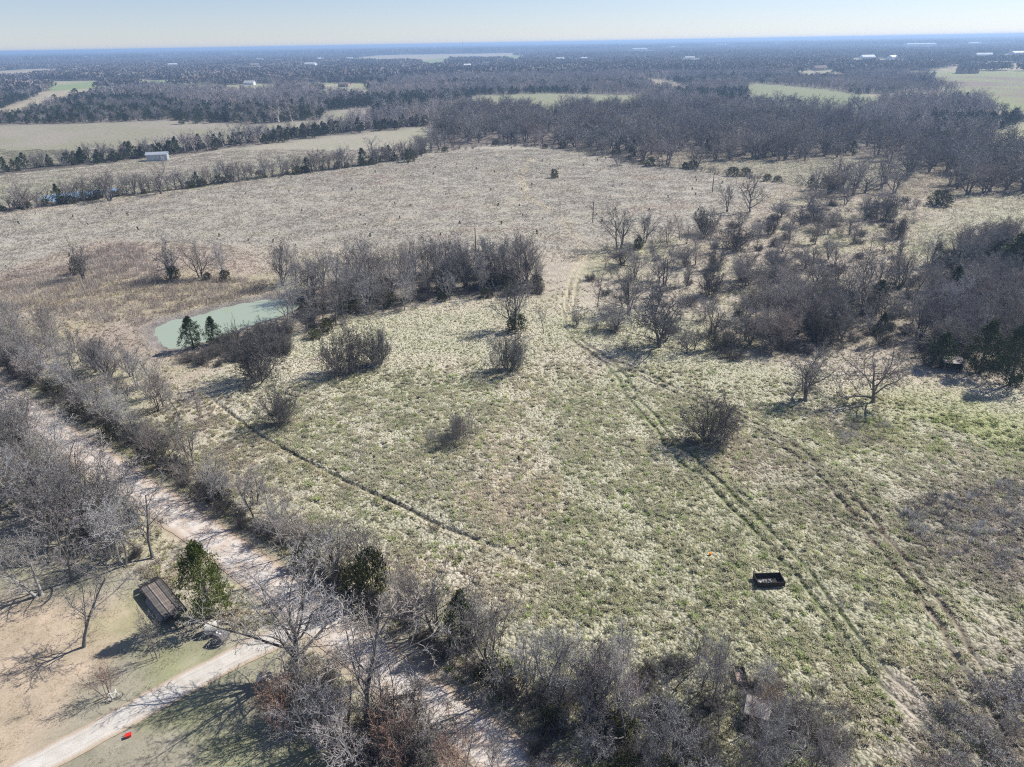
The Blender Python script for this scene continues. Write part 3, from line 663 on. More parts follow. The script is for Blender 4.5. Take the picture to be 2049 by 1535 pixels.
# vase-shaped trees: short trunk, many rising limbs, fine twigs
for i in range(4):
    make_tree(f"vase{i}", dict(stems=stems(2 + i % 3, 4.2, .13, .14, .25, wander=.06, trop=.03), levels=[
        lvl(7, 1.0, (22, 58), .14, 6, .10, .06, .3, .62, fall=.35), lvl(7, .50, (24, 52), .2, 4, .13, .05, .35, .55, .016),
        lvl(7, .46, (24, 58), .12, 3, .15, .04, .45, .55, .012), lvl(5, .52, (22, 58), .1, 2, .17, .03, .4, .8, .0125)]), 100 + i, BARK, TWIG)
# taller lane trees, thin, rising
for i in range(5):
    make_tree(f"lane{i}", dict(stems=stems(1 + (i % 2), 6.6, .13, .10 + .02 * i, .3, wander=.07, trop=.01), levels=[
        lvl(10, .68, (25, 66), .22, 6, .13, .05, .3, .60, fall=.45), lvl(7, .50, (25, 60), .18, 4, .16, .03, .35, .55, .015),
        lvl(6, .48, (25, 62), .12, 3, .18, .02, .45, .6, .012), lvl(5, .55, (22, 62), .1, 2, .2, .0, .4, .8, .0125)]), 200 + i, BARK_PALE if i % 2 else BARK, TWIG_PALE if i in (1, 3) else TWIG)
# low spreading open trees
for i in range(3):
    make_tree(f"spread{i}", dict(stems=stems(1 + (i == 2), 3.0, .17, .10, .3, wander=.10), levels=[
        lvl(10, 1.6, (30, 82), .10, 8, .15, .05, .22, .60, fall=.3), lvl(10, .48, (28, 62), .12, 4, .16, .04, .35, .45, .016),
        lvl(8, .50, (25, 62), .1, 3, .18, .03, .45, .55, .015), lvl(5, .58, (22, 62), .1, 2, .2, .02, .45, .8, .0145)]), 300 + i, BARK, TWIG)
# thorny multi-stem bushes, dome-shaped and dense
for i in range(4):
    make_tree(f"bush{i}", dict(stems=stems(17, 3.6, .05, .62, .55, 6, .10, .02), levels=[
        lvl(10, .55, (20, 62), .08, 5, .15, .04, .35, .55, .015, fall=.4), lvl(9, .50, (25, 65), .08, 3, .18, .02, .5, .6, .013),
        lvl(7, .52, (25, 65), .1, 2, .2, -.02, .5, .8, .0135)]), 400 + i, BARK, TWIG_DARK, sides=(5, 3))
# low tangled brambles
for i in range(3):
    make_tree(f"bramble{i}", dict(stems=stems(18, 3.0, .045, .85, .9, 5, .16, -.02), levels=[
        lvl(8, .50, (20, 70), .10, 3, .2, .0, .5, .6, .034, fall=.3), lvl(8, .50, (25, 70), .1, 2, .25, -.02, .5, .8, .030)]), 450 + i, TWIG, TWIG_PALE if i == 1 else TWIG, wood_levels=1, sides=(3,))
# big old spreading tree by the driveway
make_tree("grand", dict(stems=stems(1, 4.2, .30, .10, 0, 6, .07, .02), levels=[
    lvl(13, 1.5, (22, 72), .22, 9, .10, .05, .24, .62, fall=.25), lvl(13, .44, (28, 60), .12, 5, .15, .04, .3, .5, .018),
    lvl(8, .44, (25, 60), .1, 3, .17, .02, .45, .55, .012), lvl(5, .52, (22, 60), .1, 2, .2, .0, .45, .8, .013)]), 555, BARK, TWIG)
# reddish budding saplings and thin stems
for i in range(3):
    make_tree(f"sapling{i}", dict(stems=stems(3 + i, 4.0, .035, .12, .35, 5, .05, .02), levels=[
        lvl(9, .42, (22, 50), .2, 3, .10, .05, .35, .6, .011), lvl(7, .45, (25, 55), .12, 2, .15, .03, .45, .8, .0105), lvl(5, .5, (25, 55), .1, 2, .15, .03, .45, .8, .010)]), 600 + i, BARK, TWIG_RED if i == 2 else TWIG, wood_levels=1, sides=(4, 3))
# mid-distance versions: fewer, thicker twigs
for i in range(4):
    make_tree(f"midvase{i}", dict(stems=stems(2 + i % 2, 4.4, .15, .13, .3, 4, .06, .03), levels=[
        lvl(8, 1.0, (22, 60), .14, 4, .11, .06, .3, .60, fall=.38), lvl(8, .48, (25, 58), .15, 3, .15, .05, .4, .55, .026), lvl(8, .48, (25, 60), .1, 2, .18, .04, .45, .8, .024)]), 700 + i, BARK, TWIG, sides=(5, 3))
for i in range(2):
    make_tree(f"midspread{i}", dict(stems=stems(1, 3.0, .22, .08, 0, 4, .09), levels=[
        lvl(10, 1.6, (30, 80), .12, 6, .14, .06, .28, .62, fall=.3), lvl(9, .42, (28, 62), .15, 3, .16, .04, .4, .5, .026), lvl(8, .46, (25, 60), .1, 2, .18, .03, .45, .8, .024)]), 720 + i, BARK, TWIG, sides=(5, 3))
for i in range(3):
    make_tree(f"midbush{i}", dict(stems=stems(12, 3.6, .05, .58, .5, 4, .10, .02), levels=[
        lvl(8, .54, (20, 62), .1, 3, .16, .03, .45, .55, .020), lvl(9, .48, (25, 65), .1, 2, .2, .0, .45, .8, .018)]), 740 + i, BARK, TWIG, sides=(3,))
# far versions
def far_tree(name, seed, rise, mat):
    spec = dict(stems=stems(1, 6.0, .22, .08, 0, 3, .08, .03), levels=[
        lvl(8, .85, rise, .18, 3, .12, .07, .3, .5, fall=.4), lvl(9, .45, (25, 60), .1, 2, .18, .05, .35, .45, .05), lvl(3, .55, (25, 60), .2, 1, .18, .04, .3, .7, .045)])
    lv, g = grow(spec, seed)
    H = np.percentile(np.concatenate([P[..., 2].ravel() for P, _ in lv]), 99.7)
    VV, QQ, n = [], [], 0
    for i, (P, Rr) in enumerate(lv):
        V, Q = tubes(P, Rr, 3, g) if i == 0 else ribbons(P, Rr, g)
        VV.append(V); QQ.append(Q + n); n += len(V)
    PROTO[name] = dict(whole=mesh_from(name, np.vstack(VV) / H, np.vstack(QQ), [], [mat]))
for i in range(5): far_tree(f"far{i}", 800 + i, (28, 62) if i % 2 else (22, 48), TWIG_FAR)

def sprays(centers, radii, per, size, g, up=.35):
    """leaf-sized triangles gathered in clumps"""
    m = len(centers); C = np.repeat(centers, per, 0); Rr = np.repeat(radii, per)
    off = g.normal(size=(m * per, 3)); off /= np.linalg.norm(off, axis=1, keepdims=True); off *= (g.uniform(0, 1, (m * per, 1)) ** .45)
    p = C + off * Rr[:, None]
    d = off + np.array([0, 0, up]) + g.normal(0, .35, off.shape); d /= np.linalg.norm(d, axis=1, keepdims=True)
    s = np.cross(d, g.normal(size=d.shape)); s /= np.linalg.norm(s, axis=1, keepdims=True)
    sz = size * g.uniform(.6, 1.4, (m * per, 1))
    V = np.stack([p - s * sz * .4, p + s * sz * .4, p + d * sz * 1.3], 1).reshape(-1, 3)
    return V, np.arange(m * per * 3).reshape(-1, 3)

def make_juniper(name, seed, mat, n_cl, per, size, width=.30, round_=.6, split=True, bare_base=.06):
    g = np.random.default_rng(seed)
    t = bare_base + (1 - bare_base) * g.uniform(0, 1, n_cl) ** .85
    prof = width * np.sin(np.clip((t - bare_base) / (1 - bare_base), 0.02, 1) ** round_ * math.pi * .97 + .08) ** .75 * (1 - .25 * t)
    az = g.uniform(0, 2 * math.pi, n_cl); wob = 1 + .30 * np.sin(az * 3 + g.uniform(0, 6) + t * 5) + .18 * np.sin(t * 19 + az * 2)
    rr = prof * wob * np.sqrt(g.uniform(.2, 1.15, n_cl))
    C = np.stack([rr * np.cos(az), rr * np.sin(az), t * .95], -1)
    V, T = sprays(C, np.full(n_cl, .045) * g.uniform(.7, 1.5, n_cl) * (width / .3) * max(1, (60 / n_cl) ** .4), per, size, g)
    tr = MB().tube([(0, 0, -.03), (.005, .004, .25), (.0, .01, .55), (0, 0, .9)], [.028, .022, .014, .004], 5)
    tv = np.vstack(tr.v)
    if split:
        PROTO[name] = dict(trunk=tr.mesh(name + "_trunk", BARK), crown=mesh_from(name + "_crown", V, [], T, [mat]), rad=width)
    else:
        VV = np.vstack([V, tv]); k = len(V)
        T2 = [[i + k for i in f] for f in tr.t]; Q2 = [[i + k for i in f] for f in tr.q]
        PROTO[name] = dict(whole=mesh_from(name, VV, Q2, np.vstack([T, np.array(T2)]), [mat]))
for i in range(3): make_juniper(f"juniper{i}", 900 + i, NEEDLE, 260, 26, .020, .27 + .04 * i, .62)
make_juniper("juniper_bright", 930, NEEDLE_BRIGHT, 230, 44, .017, .36, .62)
for i in range(3): make_juniper(f"midjuniper{i}", 910 + i, NEEDLE, 110, 14, .038, .26 + .05 * i, .6)
for i in range(4): make_juniper(f"farjuniper{i}", 920 + i, NEEDLE_FAR, 46, 8, .085, .28 + .06 * i, .55, split=False)
make_juniper("seedling", 940, NEEDLE, 16, 8, .16, .30, .5, split=False)

def make_evershrub(name, seed, n_cl, per, size):
    g = np.random.default_rng(seed)
    az = g.uniform(0, 2 * math.pi, n_cl); t = g.uniform(0, 1, n_cl)
    r = np.sqrt(g.uniform(.1, 1, n_cl)) * .75 * np.sqrt(1 - (t * .9) ** 2); C = np.stack([r * np.cos(az), r * np.sin(az) * .8, t * .88 + .05], -1)
    V, T = sprays(C, g.uniform(.08, .18, n_cl), per, size, g, .5)
    mb = MB()
    for k in range(7):
        a = k * .9; mb.tube([(0.05 * math.cos(a), .05 * math.sin(a), -.03), (.25 * math.cos(a), .25 * math.sin(a), .4), (.4 * math.cos(a), .4 * math.sin(a), .8)], [.02, .014, .006], 4)
    PROTO[name] = dict(trunk=mb.mesh(name + "_stems", BARK), crown=mesh_from(name + "_crown", V, [], T, [PRIVET]), rad=.8)
for i in range(2): make_evershrub(f"evershrub{i}", 950 + i, 90, 26, .055)

# ------------------------------------------------------------------ planting list
PLANTS = []      # kind, x, y, h, proto, width scale, label, group
def plant(kind, x, y, h, proto, label, group=None, ws=1.0, rz=None, lean=None):
    PLANTS.append(dict(kind=kind, x=float(x), y=float(y), h=float(h), proto=proto, ws=ws, label=label, group=group, rz=random.uniform(0, 6.28) if rz is None else rz, lean=lean))

def plant_px(kind, bx, by, ty, proto, label, group=None, wpx=None, rz=None, lean=None):
    p = G(bx, by); h = height_to(bx, by, ty); ws = 1.0
    if wpx: ws = (wpx / px_per_m(p)) / max(.1, 2 * PROTO[proto]["rad"] * h)
    plant(kind, p[0], p[1], h, proto, label, group, float(np.clip(ws, .55, 1.9)), rz, lean)

def scatter(poly, spacing, seed, jitter=.9, keep=None):
    g = np.random.default_rng(seed); lo, hi = poly.min(0), poly.max(0)
    xs = np.arange(lo[0], hi[0], spacing); ys = np.arange(lo[1], hi[1], spacing)
    X, Y = np.meshgrid(xs, ys); X = X.ravel() + g.uniform(-.5, .5, X.size) * spacing * jitter; Y = Y.ravel() + g.uniform(-.5, .5, Y.size) * spacing * jitter
    m = in_poly(X, Y, poly)
    if keep is not None: m &= keep(X, Y)
    return X[m], Y[m]

def along(line, spacing, seed, width):
    g = np.random.default_rng(seed); L = resample(line, .5); t = np.gradient(L, axis=0); t /= np.linalg.norm(t, axis=1)[:, None]
    idx = np.arange(0, len(L), max(1, int(spacing / .5))); idx = np.clip(idx + g.integers(-1, 2, len(idx)), 0, len(L) - 1)
    n = np.stack([t[idx, 1], -t[idx, 0]], -1); o = g.uniform(-.5, .5, len(idx))[:, None] * width
    P = L[idx] + n * o; return P[:, 0], P[:, 1]

def pick(names): return names[random.randrange(len(names))]
VASE = [f"vase{i}" for i in range(4)]; LANE = [f"lane{i}" for i in range(5)]; BUSH = [f"bush{i}" for i in range(4)]; SAP = [f"sapling{i}" for i in range(3)]
MV = [f"midvase{i}" for i in range(4)]; MS = ["midspread0", "midspread1"]; MBU = [f"midbush{i}" for i in range(3)]; JUN = [f"juniper{i}" for i in range(3)]; MJ = [f"midjuniper{i}" for i in range(3)]
FT = [f"far{i}" for i in range(5)]; FJ = [f"farjuniper{i}" for i in range(4)]; ES = ["evershrub0", "evershrub1"]; BRAM = ["bramble0", "bramble1", "bramble2"]

# --- singled-out trees and bushes of the pasture
P_ = plant_px
P_("bare_shrub", 515, 762, 640, "bush0", "tall many-stemmed leafless shrub just beyond the two cedars below the pond", wpx=120)
P_("bare_shrub", 560, 852, 772, "bush1", "round leafless bush standing beside the straight ditch", wpx=95)
P_("bare_shrub", 690, 748, 655, "bush2", "broad leafless bush of a touching pair, without the scrap heap", wpx=100)
P_("bare_shrub", 757, 732, 650, "bush3", "leafless bush with a small heap of white scrap at its foot", wpx=78)
P_("bare_shrub", 1018, 742, 662, "bush1", "dense dark bush alone beside the grassy wheel tracks", wpx=95)
P_("bare_tree", 1030, 660, 556, "vase1", "rounded leafless tree with an evergreen shrub round its trunk", wpx=110)
P_("evergreen_shrub", 1034, 664, 628, "evershrub0", "dark evergreen shrub wrapped round the trunk of the rounded tree", wpx=48)
P_("bare_tree", 1088, 668, 608, "lane2", "slender small tree beside the rounded tree in the pasture", wpx=55)
P_("bare_shrub", 1425, 888, 792, "bush3", "largest dense dark bush, alone on open grass between two wheel tracks", wpx=150)
P_("bare_tree", 1612, 803, 690, "spread0", "low spreading leafless tree with a crooked trunk at the edge of the wood", wpx=140)
P_("bare_tree", 1748, 806, 672, "spread1", "wide leafless tree with level lower limbs standing clear of the wood", wpx=200)
P_("bare_tree", 1318, 694, 566, "spread2", "wide dense leafless tree casting a broad shadow on the wheel tracks", wpx=150)
P_("bare_tree", 1196, 614, 530, "lane0", "thin upright leafless tree with open branches by the gap track", wpx=62)
P_("bare_tree", 1258, 624, 528, "vase2", "bushy leafless tree with dark undergrowth at its foot", wpx=95)
P_("bare_tree", 1330, 572, 482, "vase3", "fan-shaped leafless tree above the scattered scrub", wpx=105)
P_("bare_tree", 1238, 498, 402, "vase0", "large round-headed leafless tree beside the utility pole", wpx=115)
P_("bare_tree", 1290, 486, 420, "midvase1", "smaller tree touching the large round-headed one by the pole", wpx=60)
P_("evergreen_shrub", 1276, 498, 474, "evershrub1", "dark evergreen shrub at the foot of the large round-headed tree", wpx=30)
P_("bare_tree", 1500, 425, 328, "midspread0", "tall open leafless tree rising above the field-edge scrub", wpx=75)
P_("bare_tree", 1455, 425, 362, "midvase2", "thin leafless tree beside the tall open one at the field edge", wpx=45)
P_("bare_tree", 1630, 395, 320, "midspread1", "dark spreading leafless tree near the corner of the dormant field", wpx=75)
P_("evergreen_shrub", 1880, 410, 382, "evershrub0", "dense dark evergreen bush alone on the pale clearing", wpx=68)
P_("evergreen_shrub", 1110, 356, 338, "evershrub1", "single dark evergreen bush in the middle of the dormant field", wpx=24)
P_("bare_shrub", 1238, 331, 298, "midbush0", "round pale bush at the far edge of the dormant field", wpx=36)
P_("evergreen_shrub", 820, 324, 298, "evershrub0", "round dark bush at the field side of the far hedgerow", wpx=30)
P_("juniper", 388, 699, 634, "juniper1", "taller of two dark green cedars on the pond bank", wpx=46, rz=1.0)
P_("juniper", 430, 690, 632, "juniper0", "slimmer of two dark green cedars on the pond bank", wpx=34, rz=2.0)
P_("juniper", 424, 1236, 1082, "juniper_bright", "large yellow-green cedar beside the flatbed trailer", wpx=100)
P_("bare_tree", 600, 1345, 1118, "grand", "grand old spreading tree where the driveway meets the lane", wpx=300, rz=.6)
P_("bare_tree", 905 - 590, 1318, 1212, "sapling1", "small pale leafless tree in front of the flatbed trailer", wpx=50)
P_("bare_tree", 216, 1392, 1310, "sapling2", "reddish thin multi-stemmed tree with a white bicycle leaning on it", wpx=70)
P_("bare_tree", 60, 1428, 1395, "sapling0", "tiny young tree in a ring of green grass on the brown lawn", wpx=26)
P_("bare_tree", 168, 560, 482, "midvase3", "lone leafless tree among weeds with a dark evergreen at its foot", wpx=60)
P_("evergreen_shrub", 160, 548, 512, "evershrub1", "dark evergreen under the lone tree among weeds", wpx=38)
for bx, by, ty, w, pr in ((345, 560, 478, 90, "spread0"), (402, 556, 480, 75, "vase1"), (447, 556, 478, 55, "lane1"), (566, 572, 480, 70, "vase2"), (600, 566, 482, 60, "lane3")):
    P_("bare_tree", bx, by, ty, pr, "open leafless tree in the row behind the pond", "trees in a row behind the pond", wpx=w)
for bx, by, ty, w in ((348, 562, 532, 34), (452, 562, 540, 26), (415, 560, 545, 24)):
    P_("evergreen_shrub", bx, by, ty, pick(ES), "dark evergreen shrub under the row of trees behind the pond", "evergreen shrubs behind the pond", wpx=w)
# sapling thicket in the pasture
g = np.random.default_rng(77)
for k in range(34):
    a = g.uniform(0, 6.28); q = math.sqrt(g.uniform(0, 1)); bx = 908 + 56 * q * math.cos(a); by = 886 + 20 * q * math.sin(a) - (bx - 908) * .22
    p = G(bx, by); plant("sapling", p[0], p[1], g.uniform(2.4, 4.8), pick(SAP[:2]), "thin bare sapling in the lone clump on the open pasture", "saplings clumped in the pasture", .8)

# --- the trees on both sides of the gravel lane
lane_u = (LANE_C[-1] - LANE_C[0]); lane_u /= np.linalg.norm(lane_u); lane_n = -nrm
A0 = LANE_R[1] - d_ * 40
def lane_pt(s, off): return A0 + d_ * s - nrm * off          # off > 0: pasture side of the lane's pasture edge
g = np.random.default_rng(21)
Ltot = float((LANE_R[-1] - A0) @ d_) + 16
s = 0.0
while s < Ltot:
    off = g.uniform(2.6, 6.5); p = lane_pt(s, off); h = g.uniform(6.5, 10.5)
    plant("bare_tree", p[0], p[1], h, pick(LANE + VASE[:2]), "leafless tree in the hedgerow between the gravel lane and the pasture", "hedgerow trees on the pasture side of the lane", g.uniform(.85, 1.15), lean=(g.normal(0, .08), g.normal(0, .08)))
    s += g.uniform(2.6, 4.6)
s = 0.0
while s < Ltot:
    p = lane_pt(s, g.uniform(2.2, 6.0))
    r = g.uniform()
    if r < .22: plant("evergreen_shrub", p[0], p[1], g.uniform(1.8, 3.4), pick(ES), "olive-green evergreen shrub in the hedgerow beside the gravel lane", "evergreen shrubs in the lane hedgerow")
    else: plant("bare_shrub", p[0], p[1], g.uniform(1.8, 3.6), pick(BUSH), "tangled leafless shrub under the hedgerow trees beside the gravel lane", "undergrowth along the lane hedgerow", g.uniform(.7, 1.0))
    s += g.uniform(2.0, 3.4)
P_("evergreen_shrub", 745, 1195, 1105, "evershrub0", "largest olive-green shrub in the lane hedgerow", wpx=85)
P_("juniper", 925, 1290, 1180, "juniper2", "dark cedar tangled in the lane hedgerow", wpx=70)
# yard side
s = 0.0
while s < Ltot * .66:
    for row in range(4):
        off = -(LANE_W + 2.6 + row * 4.2 + g.uniform(-1.4, 1.4)); p = lane_pt(s + g.uniform(-1, 1), off)
        if math.hypot(p[0] + 43.5, p[1] - 66.5) < 7.5 or (p[0] > -48 and row > 1): continue
        if row >= 2 and g.uniform() < .3 + .25 * (s > Ltot * .5): continue
        plant("bare_tree", p[0], p[1], g.uniform(8.0, 12.5), pick(LANE + ["spread0", "vase2"]), "leafless tree in the wood strip between the lane and the brown yard", "trees on the yard side of the lane", g.uniform(.9, 1.2), lean=(g.normal(-.05, .12), g.normal(0, .12)))
    s += g.uniform(3.6, 5.2)
s = 0.0
while s < Ltot * .6:
    p = lane_pt(s, -(LANE_W + g.uniform(2, 9)))
    plant("bare_shrub", p[0], p[1], g.uniform(1.6, 3.2), pick(BUSH), "leafless shrub in the wood strip on the yard side of the lane", "undergrowth on the yard side of the lane", .9)
    s += g.uniform(3.0, 5.0)
for bx, by, ty in ((660, 1420, 1270), (735, 1448, 1180), (770, 1472, 1300), (700, 1475, 1350), (850, 1520, 1380), (640, 1500, 1350), (560, 1470, 1330), (790, 1560, 1390), (700, 1560, 1410), (920, 1590, 1450), (1000, 1600, 1470)):
    P_("bare_tree", bx, by, ty, pick(LANE + SAP), "thin leafless tree in the roadside thicket past the driveway mouth", "thicket trees past the driveway mouth")
for bx, by, ty in ((620, 1440, 1370), (690, 1440, 1370), (760, 1510, 1420), (830, 1490, 1410), (900, 1550, 1470), (640, 1390, 1330), (740, 1550, 1470), (820, 1560, 1480), (580, 1400, 1350), (680, 1520, 1440)):
    P_("bare_shrub", bx, by, ty, pick(BUSH + ["sapling2", "sapling2"]), "tangled shrub in the roadside thicket past the driveway mouth", "thicket shrubs past the driveway mouth")
# --- lane end, pasture side: bigger trees and the brush below the trough
for bx, by, ty, w, pr in ((1010, 1390, 1120, 190, "lane4"), (1125, 1400, 1232, 120, "lane2"), (985, 1350, 1190, 90, "lane0"), (1060, 1400, 1240, 80, "lane1"), (1180, 1440, 1270, 110, "spread0"), (1250, 1470, 1270, 110, "lane3")):
    P_("bare_tree", bx, by, ty, pr, "tall open leafless tree in the hedgerow corner below the pasture", "tall trees in the hedgerow corner", wpx=w)
X, Y = scatter(THICK, 2.3, 5)
for x, y in zip(X, Y):
    r = random.random()
    if r < .35: plant("bare_tree", x, y, random.uniform(4.0, 6.5), pick(LANE + ["vase1", "vase3"]), "grey leafless tree in the brush thicket around the broken shed", "trees of the brush thicket", .9)
    elif r < .8: plant("bare_shrub", x, y, random.uniform(1.3, 2.6), pick(BUSH), "tangled grey bush in the brush thicket around the broken shed", "bushes of the brush thicket", 1.1)
    else: plant("sapling", x, y, random.uniform(2.2, 4.2), pick(SAP), "thin stem in the brush thicket around the broken shed", "thin stems of the brush thicket")
X, Y = scatter(GP([(1840, 1450), (1950, 1390), (2100, 1350), (2150, 1620), (1780, 1620)]), 2.2, 6)
for x, y in zip(X, Y): plant("bare_shrub", x, y, random.uniform(.9, 2.2), pick(BRAM), "low leafless brush past the end of the wheel ruts", "brush past the end of the wheel ruts", random.uniform(.8, 1.3))
X, Y = scatter(GP([(1790, 1010), (1900, 985), (2060, 960), (2150, 1120), (2000, 1150), (1850, 1110)]), 1.9, 7)
for x, y in zip(X, Y): plant("bare_shrub", x, y, random.uniform(.6, 1.3), pick(BRAM), "low bramble patch beyond the curved wheel track", "brambles beyond the curved wheel track", random.uniform(.8, 1.4))
X, Y = scatter(GP([(1650, 850), (1740, 835), (1800, 860), (1760, 895), (1680, 890)]), 1.8, 8)
for x, y in zip(X, Y): plant("bare_shrub", x, y, random.uniform(.6, 1.1), pick(BRAM), "low bramble below the wide tree with level limbs", "brambles below the wide tree", 1.25)

for bx, by, ty, w, pr in ((1525, 1548, 1378, 130, "lane1"), (1425, 1420, 1250, 110, "lane3"), (1465, 1420, 1300, 70, "sapling0"), (1500, 1465, 1350, 80, "lane2"), (1555, 1470, 1370, 70, "sapling1"), (1540, 1440, 1345, 60, "sapling2"), (1600, 1500, 1400, 90, "sapling1"), (1450, 1390, 1300, 60, "sapling1"), (1640, 1520, 1440, 80, "sapling0")):
    P_("bare_tree", bx, by, ty, pr, "thin leafless tree close round the broken shed and pink crate", "trees close round the broken shed", wpx=w)
X, Y = scatter(GP([(1430, 1360), (1500, 1335), (1600, 1345), (1680, 1400), (1720, 1480), (1640, 1520), (1540, 1480), (1480, 1440)]), 1.9, 91)
for x, y in zip(X, Y): plant("bare_shrub", x, y, random.uniform(.7, 1.5), pick(BRAM), "low bramble round the broken shed and pink crate", "brambles round the broken shed", random.uniform(.8, 1.2))
for bx, by in ((1660, 1200), (1735, 1208), (1715, 1200), (1750, 1215), (1600, 1185), (1690, 1215)):
    p = G(bx, by); plant("bare_shrub", p[0], p[1], random.uniform(.45, .9), pick(BRAM), "low brown bramble near the black feed trough", "brambles near the feed trough", 1.3)
X, Y = scatter(GP([(1480, 560), (1640, 520), (1700, 560), (1600, 640), (1520, 660)]), 7, 92)
for x, y in zip(X, Y): plant("bare_tree", x, y, random.uniform(5, 9), pick(["spread0", "spread2", "vase0", "vase3"]), "leafless tree in the loose edge of the dense wood", "trees in the loose edge of the dense wood", 1.15)
# --- grove behind the pond
X, Y = scatter(GROVE, 5.0, 9)
for x, y in zip(X, Y): plant("bare_tree", x, y, random.uniform(6.5, 13.5), pick(VASE + LANE[:3]), "tall leafless tree in the dense grove beside the pond", "trees of the grove beside the pond", .9)
X, Y = scatter(GROVE, 4.6, 10)
for x, y in zip(X, Y):
    if random.random() < .35 + .3 * (x > 0 - 20): plant("evergreen_shrub", x, y, random.uniform(2.0, 4.2), pick(ES), "dark evergreen shrub under the grove beside the pond", "evergreen shrubs of the grove")
    else: plant("bare_shrub", x, y, random.uniform(1.6, 3.2), pick(MBU + BUSH[:2]), "leafless undergrowth shrub in the grove beside the pond", "undergrowth of the grove")
X, Y = scatter(GP([(370, 720), (430, 690), (560, 650), (600, 690), (560, 715), (450, 735), (390, 738)]), 3.2, 12)
for x, y in zip(X, Y): plant("bare_shrub", x, y, random.uniform(1.5, 3.2), pick(BUSH), "dark leafless shrub on the bank below the pond", "shrubs on the bank below the pond", 1.1)
X, Y = scatter(GP([(-60, 700), (0, 640), (90, 670), (200, 730), (330, 770), (430, 850), (330, 850), (180, 790), (0, 760), (-60, 770)]), 4.4, 13)
for x, y in zip(X, Y): plant("bare_tree", x, y, random.uniform(5.0, 9.0), pick(LANE + VASE), "grey leafless tree in the rough between the weeds and the lane", "trees between the weeds and the lane", .95)

# --- scattered scrub on the mid slope
SCRUB = [(1375, 572, 520, 40), (1422, 592, 528, 55), (1505, 628, 555, 75), (1425, 668, 590, 95), (1470, 500, 452, 70), (1575, 480, 438, 42), (1658, 520, 470, 55), (1790, 478, 438, 48), (1800, 512, 470, 45), (1700, 470, 420, 90), (1760, 440, 390, 85), (1650, 460, 415, 60), (1600, 455, 410, 40), (1540, 470, 430, 35),
         (1360, 480, 425, 45), (1335, 490, 430, 40), (1410, 470, 415, 35), (1500, 690, 620, 90), (1560, 700, 610, 110), (1440, 700, 640, 80), (1600, 640, 570, 70), (1480, 560, 510, 50), (1560, 560, 520, 40), (1210, 540, 500, 50), (1155, 650, 620, 40), (1640, 690, 600, 100), (1690, 640, 540, 90), (1390, 700, 650, 50), (1430, 540, 500, 45)]
for i, (bx, by, ty, w) in enumerate(SCRUB):
    if i % 3 == 1: P_("bare_shrub", bx, by, ty, pick(BUSH), "leafless scrub bush on the slope between field and wood", "scrub bushes on the slope", wpx=w)
    else: P_("bare_tree", bx, by, ty, pick(["spread0", "spread2", "vase3", "vase0", "lane2"]), "small leafless tree scattered on the slope between field and wood", "small trees on the slope", wpx=w)
SLOPE = GP([(1240, 705), (1170, 640), (1170, 560), (1230, 510), (1400, 470), (1600, 410), (1830, 400), (1850, 440), (1800, 500), (1660, 590), (1520, 650), (1480, 720), (1350, 715)])
X, Y = scatter(SLOPE, 10, 114)
for x, y in zip(X, Y):
    if random.random() < .62: plant("bare_tree", x, y, random.uniform(4.5, 9.0), pick(["spread0", "spread1", "spread2", "vase3", "vase0", "vase1", "lane2"]), "small leafless tree scattered on the slope between field and wood", "small trees on the slope", random.uniform(.9, 1.3))
X, Y = scatter(SLOPE, 8.5, 14)
for x, y in zip(X, Y):
    plant("bare_shrub", x, y, random.uniform(1.0, 2.5), pick(MBU + MBU + BUSH), "low grey scrub between the small trees on the slope", "low scrub on the slope", 1.2)

# --- dense wood on the far side of the pasture
X, Y = scatter(WOOD, 4.7, 15, keep=lambda X, Y: fbm(X / 14, Y / 14, 19, 2) > .36)
for x, y in zip(X, Y):
    if random.random() < .10: plant("juniper", x, y, random.uniform(5, 9), pick(JUN), "dark cedar among leafless trees in the dense wood", "cedars in the dense wood")
    else: plant("bare_tree", x, y, random.uniform(6.5, 11.5), pick(VASE + LANE + ["spread2"]), "leafless tree in the dense wood beyond the pasture", "trees of the dense wood", .95)
X, Y = scatter(WOOD, 6.5, 16)
for x, y in zip(X, Y): plant("bare_shrub", x, y, random.uniform(1.6, 3.0), pick(BUSH), "leafless undergrowth in the dense wood beyond the pasture", "undergrowth of the dense wood", 1.1)
for bx, by, ty, w in ((2035, 560, 455, 90), (1990, 545, 480, 70), (2020, 770, 640, 90), (1960, 745, 640, 70), (1880, 735, 665, 60), (1758, 690, 625, 34)):
    P_("juniper", bx, by, ty, pick(JUN), "large dark cedar at the edge of the dense wood", "large cedars edging the dense wood", wpx=w)

# --- hedgerows across the fields
def hedge(line_px, sp, w, hs, jun, lab, grp, seed, ever=.3):
    g = np.random.default_rng(seed); line = GP(line_px)
    X, Y = along(line, sp, seed, w)
    for x, y in zip(X, Y):
        if g.uniform() < jun: plant("juniper", x, y, g.uniform(*hs) * .8, pick(MJ), "dark cedar in " + lab, "cedars in " + grp)
        else: plant("bare_tree", x, y, g.uniform(*hs), pick(MV + MS[:1]), "leafless tree in " + lab, "trees in " + grp, .85)
    X, Y = along(line, sp * .8, seed + 1, w)
    for x, y in zip(X, Y):
        if g.uniform() < ever: plant("evergreen_shrub", x, y, g.uniform(2.0, 4.0), pick(ES), "evergreen bush at the foot of " + lab, "evergreen bushes of " + grp)
        else: plant("bare_shrub", x, y, g.uniform(1.8, 3.5), pick(MBU), "leafless bush at the foot of " + lab, "bushes of " + grp)
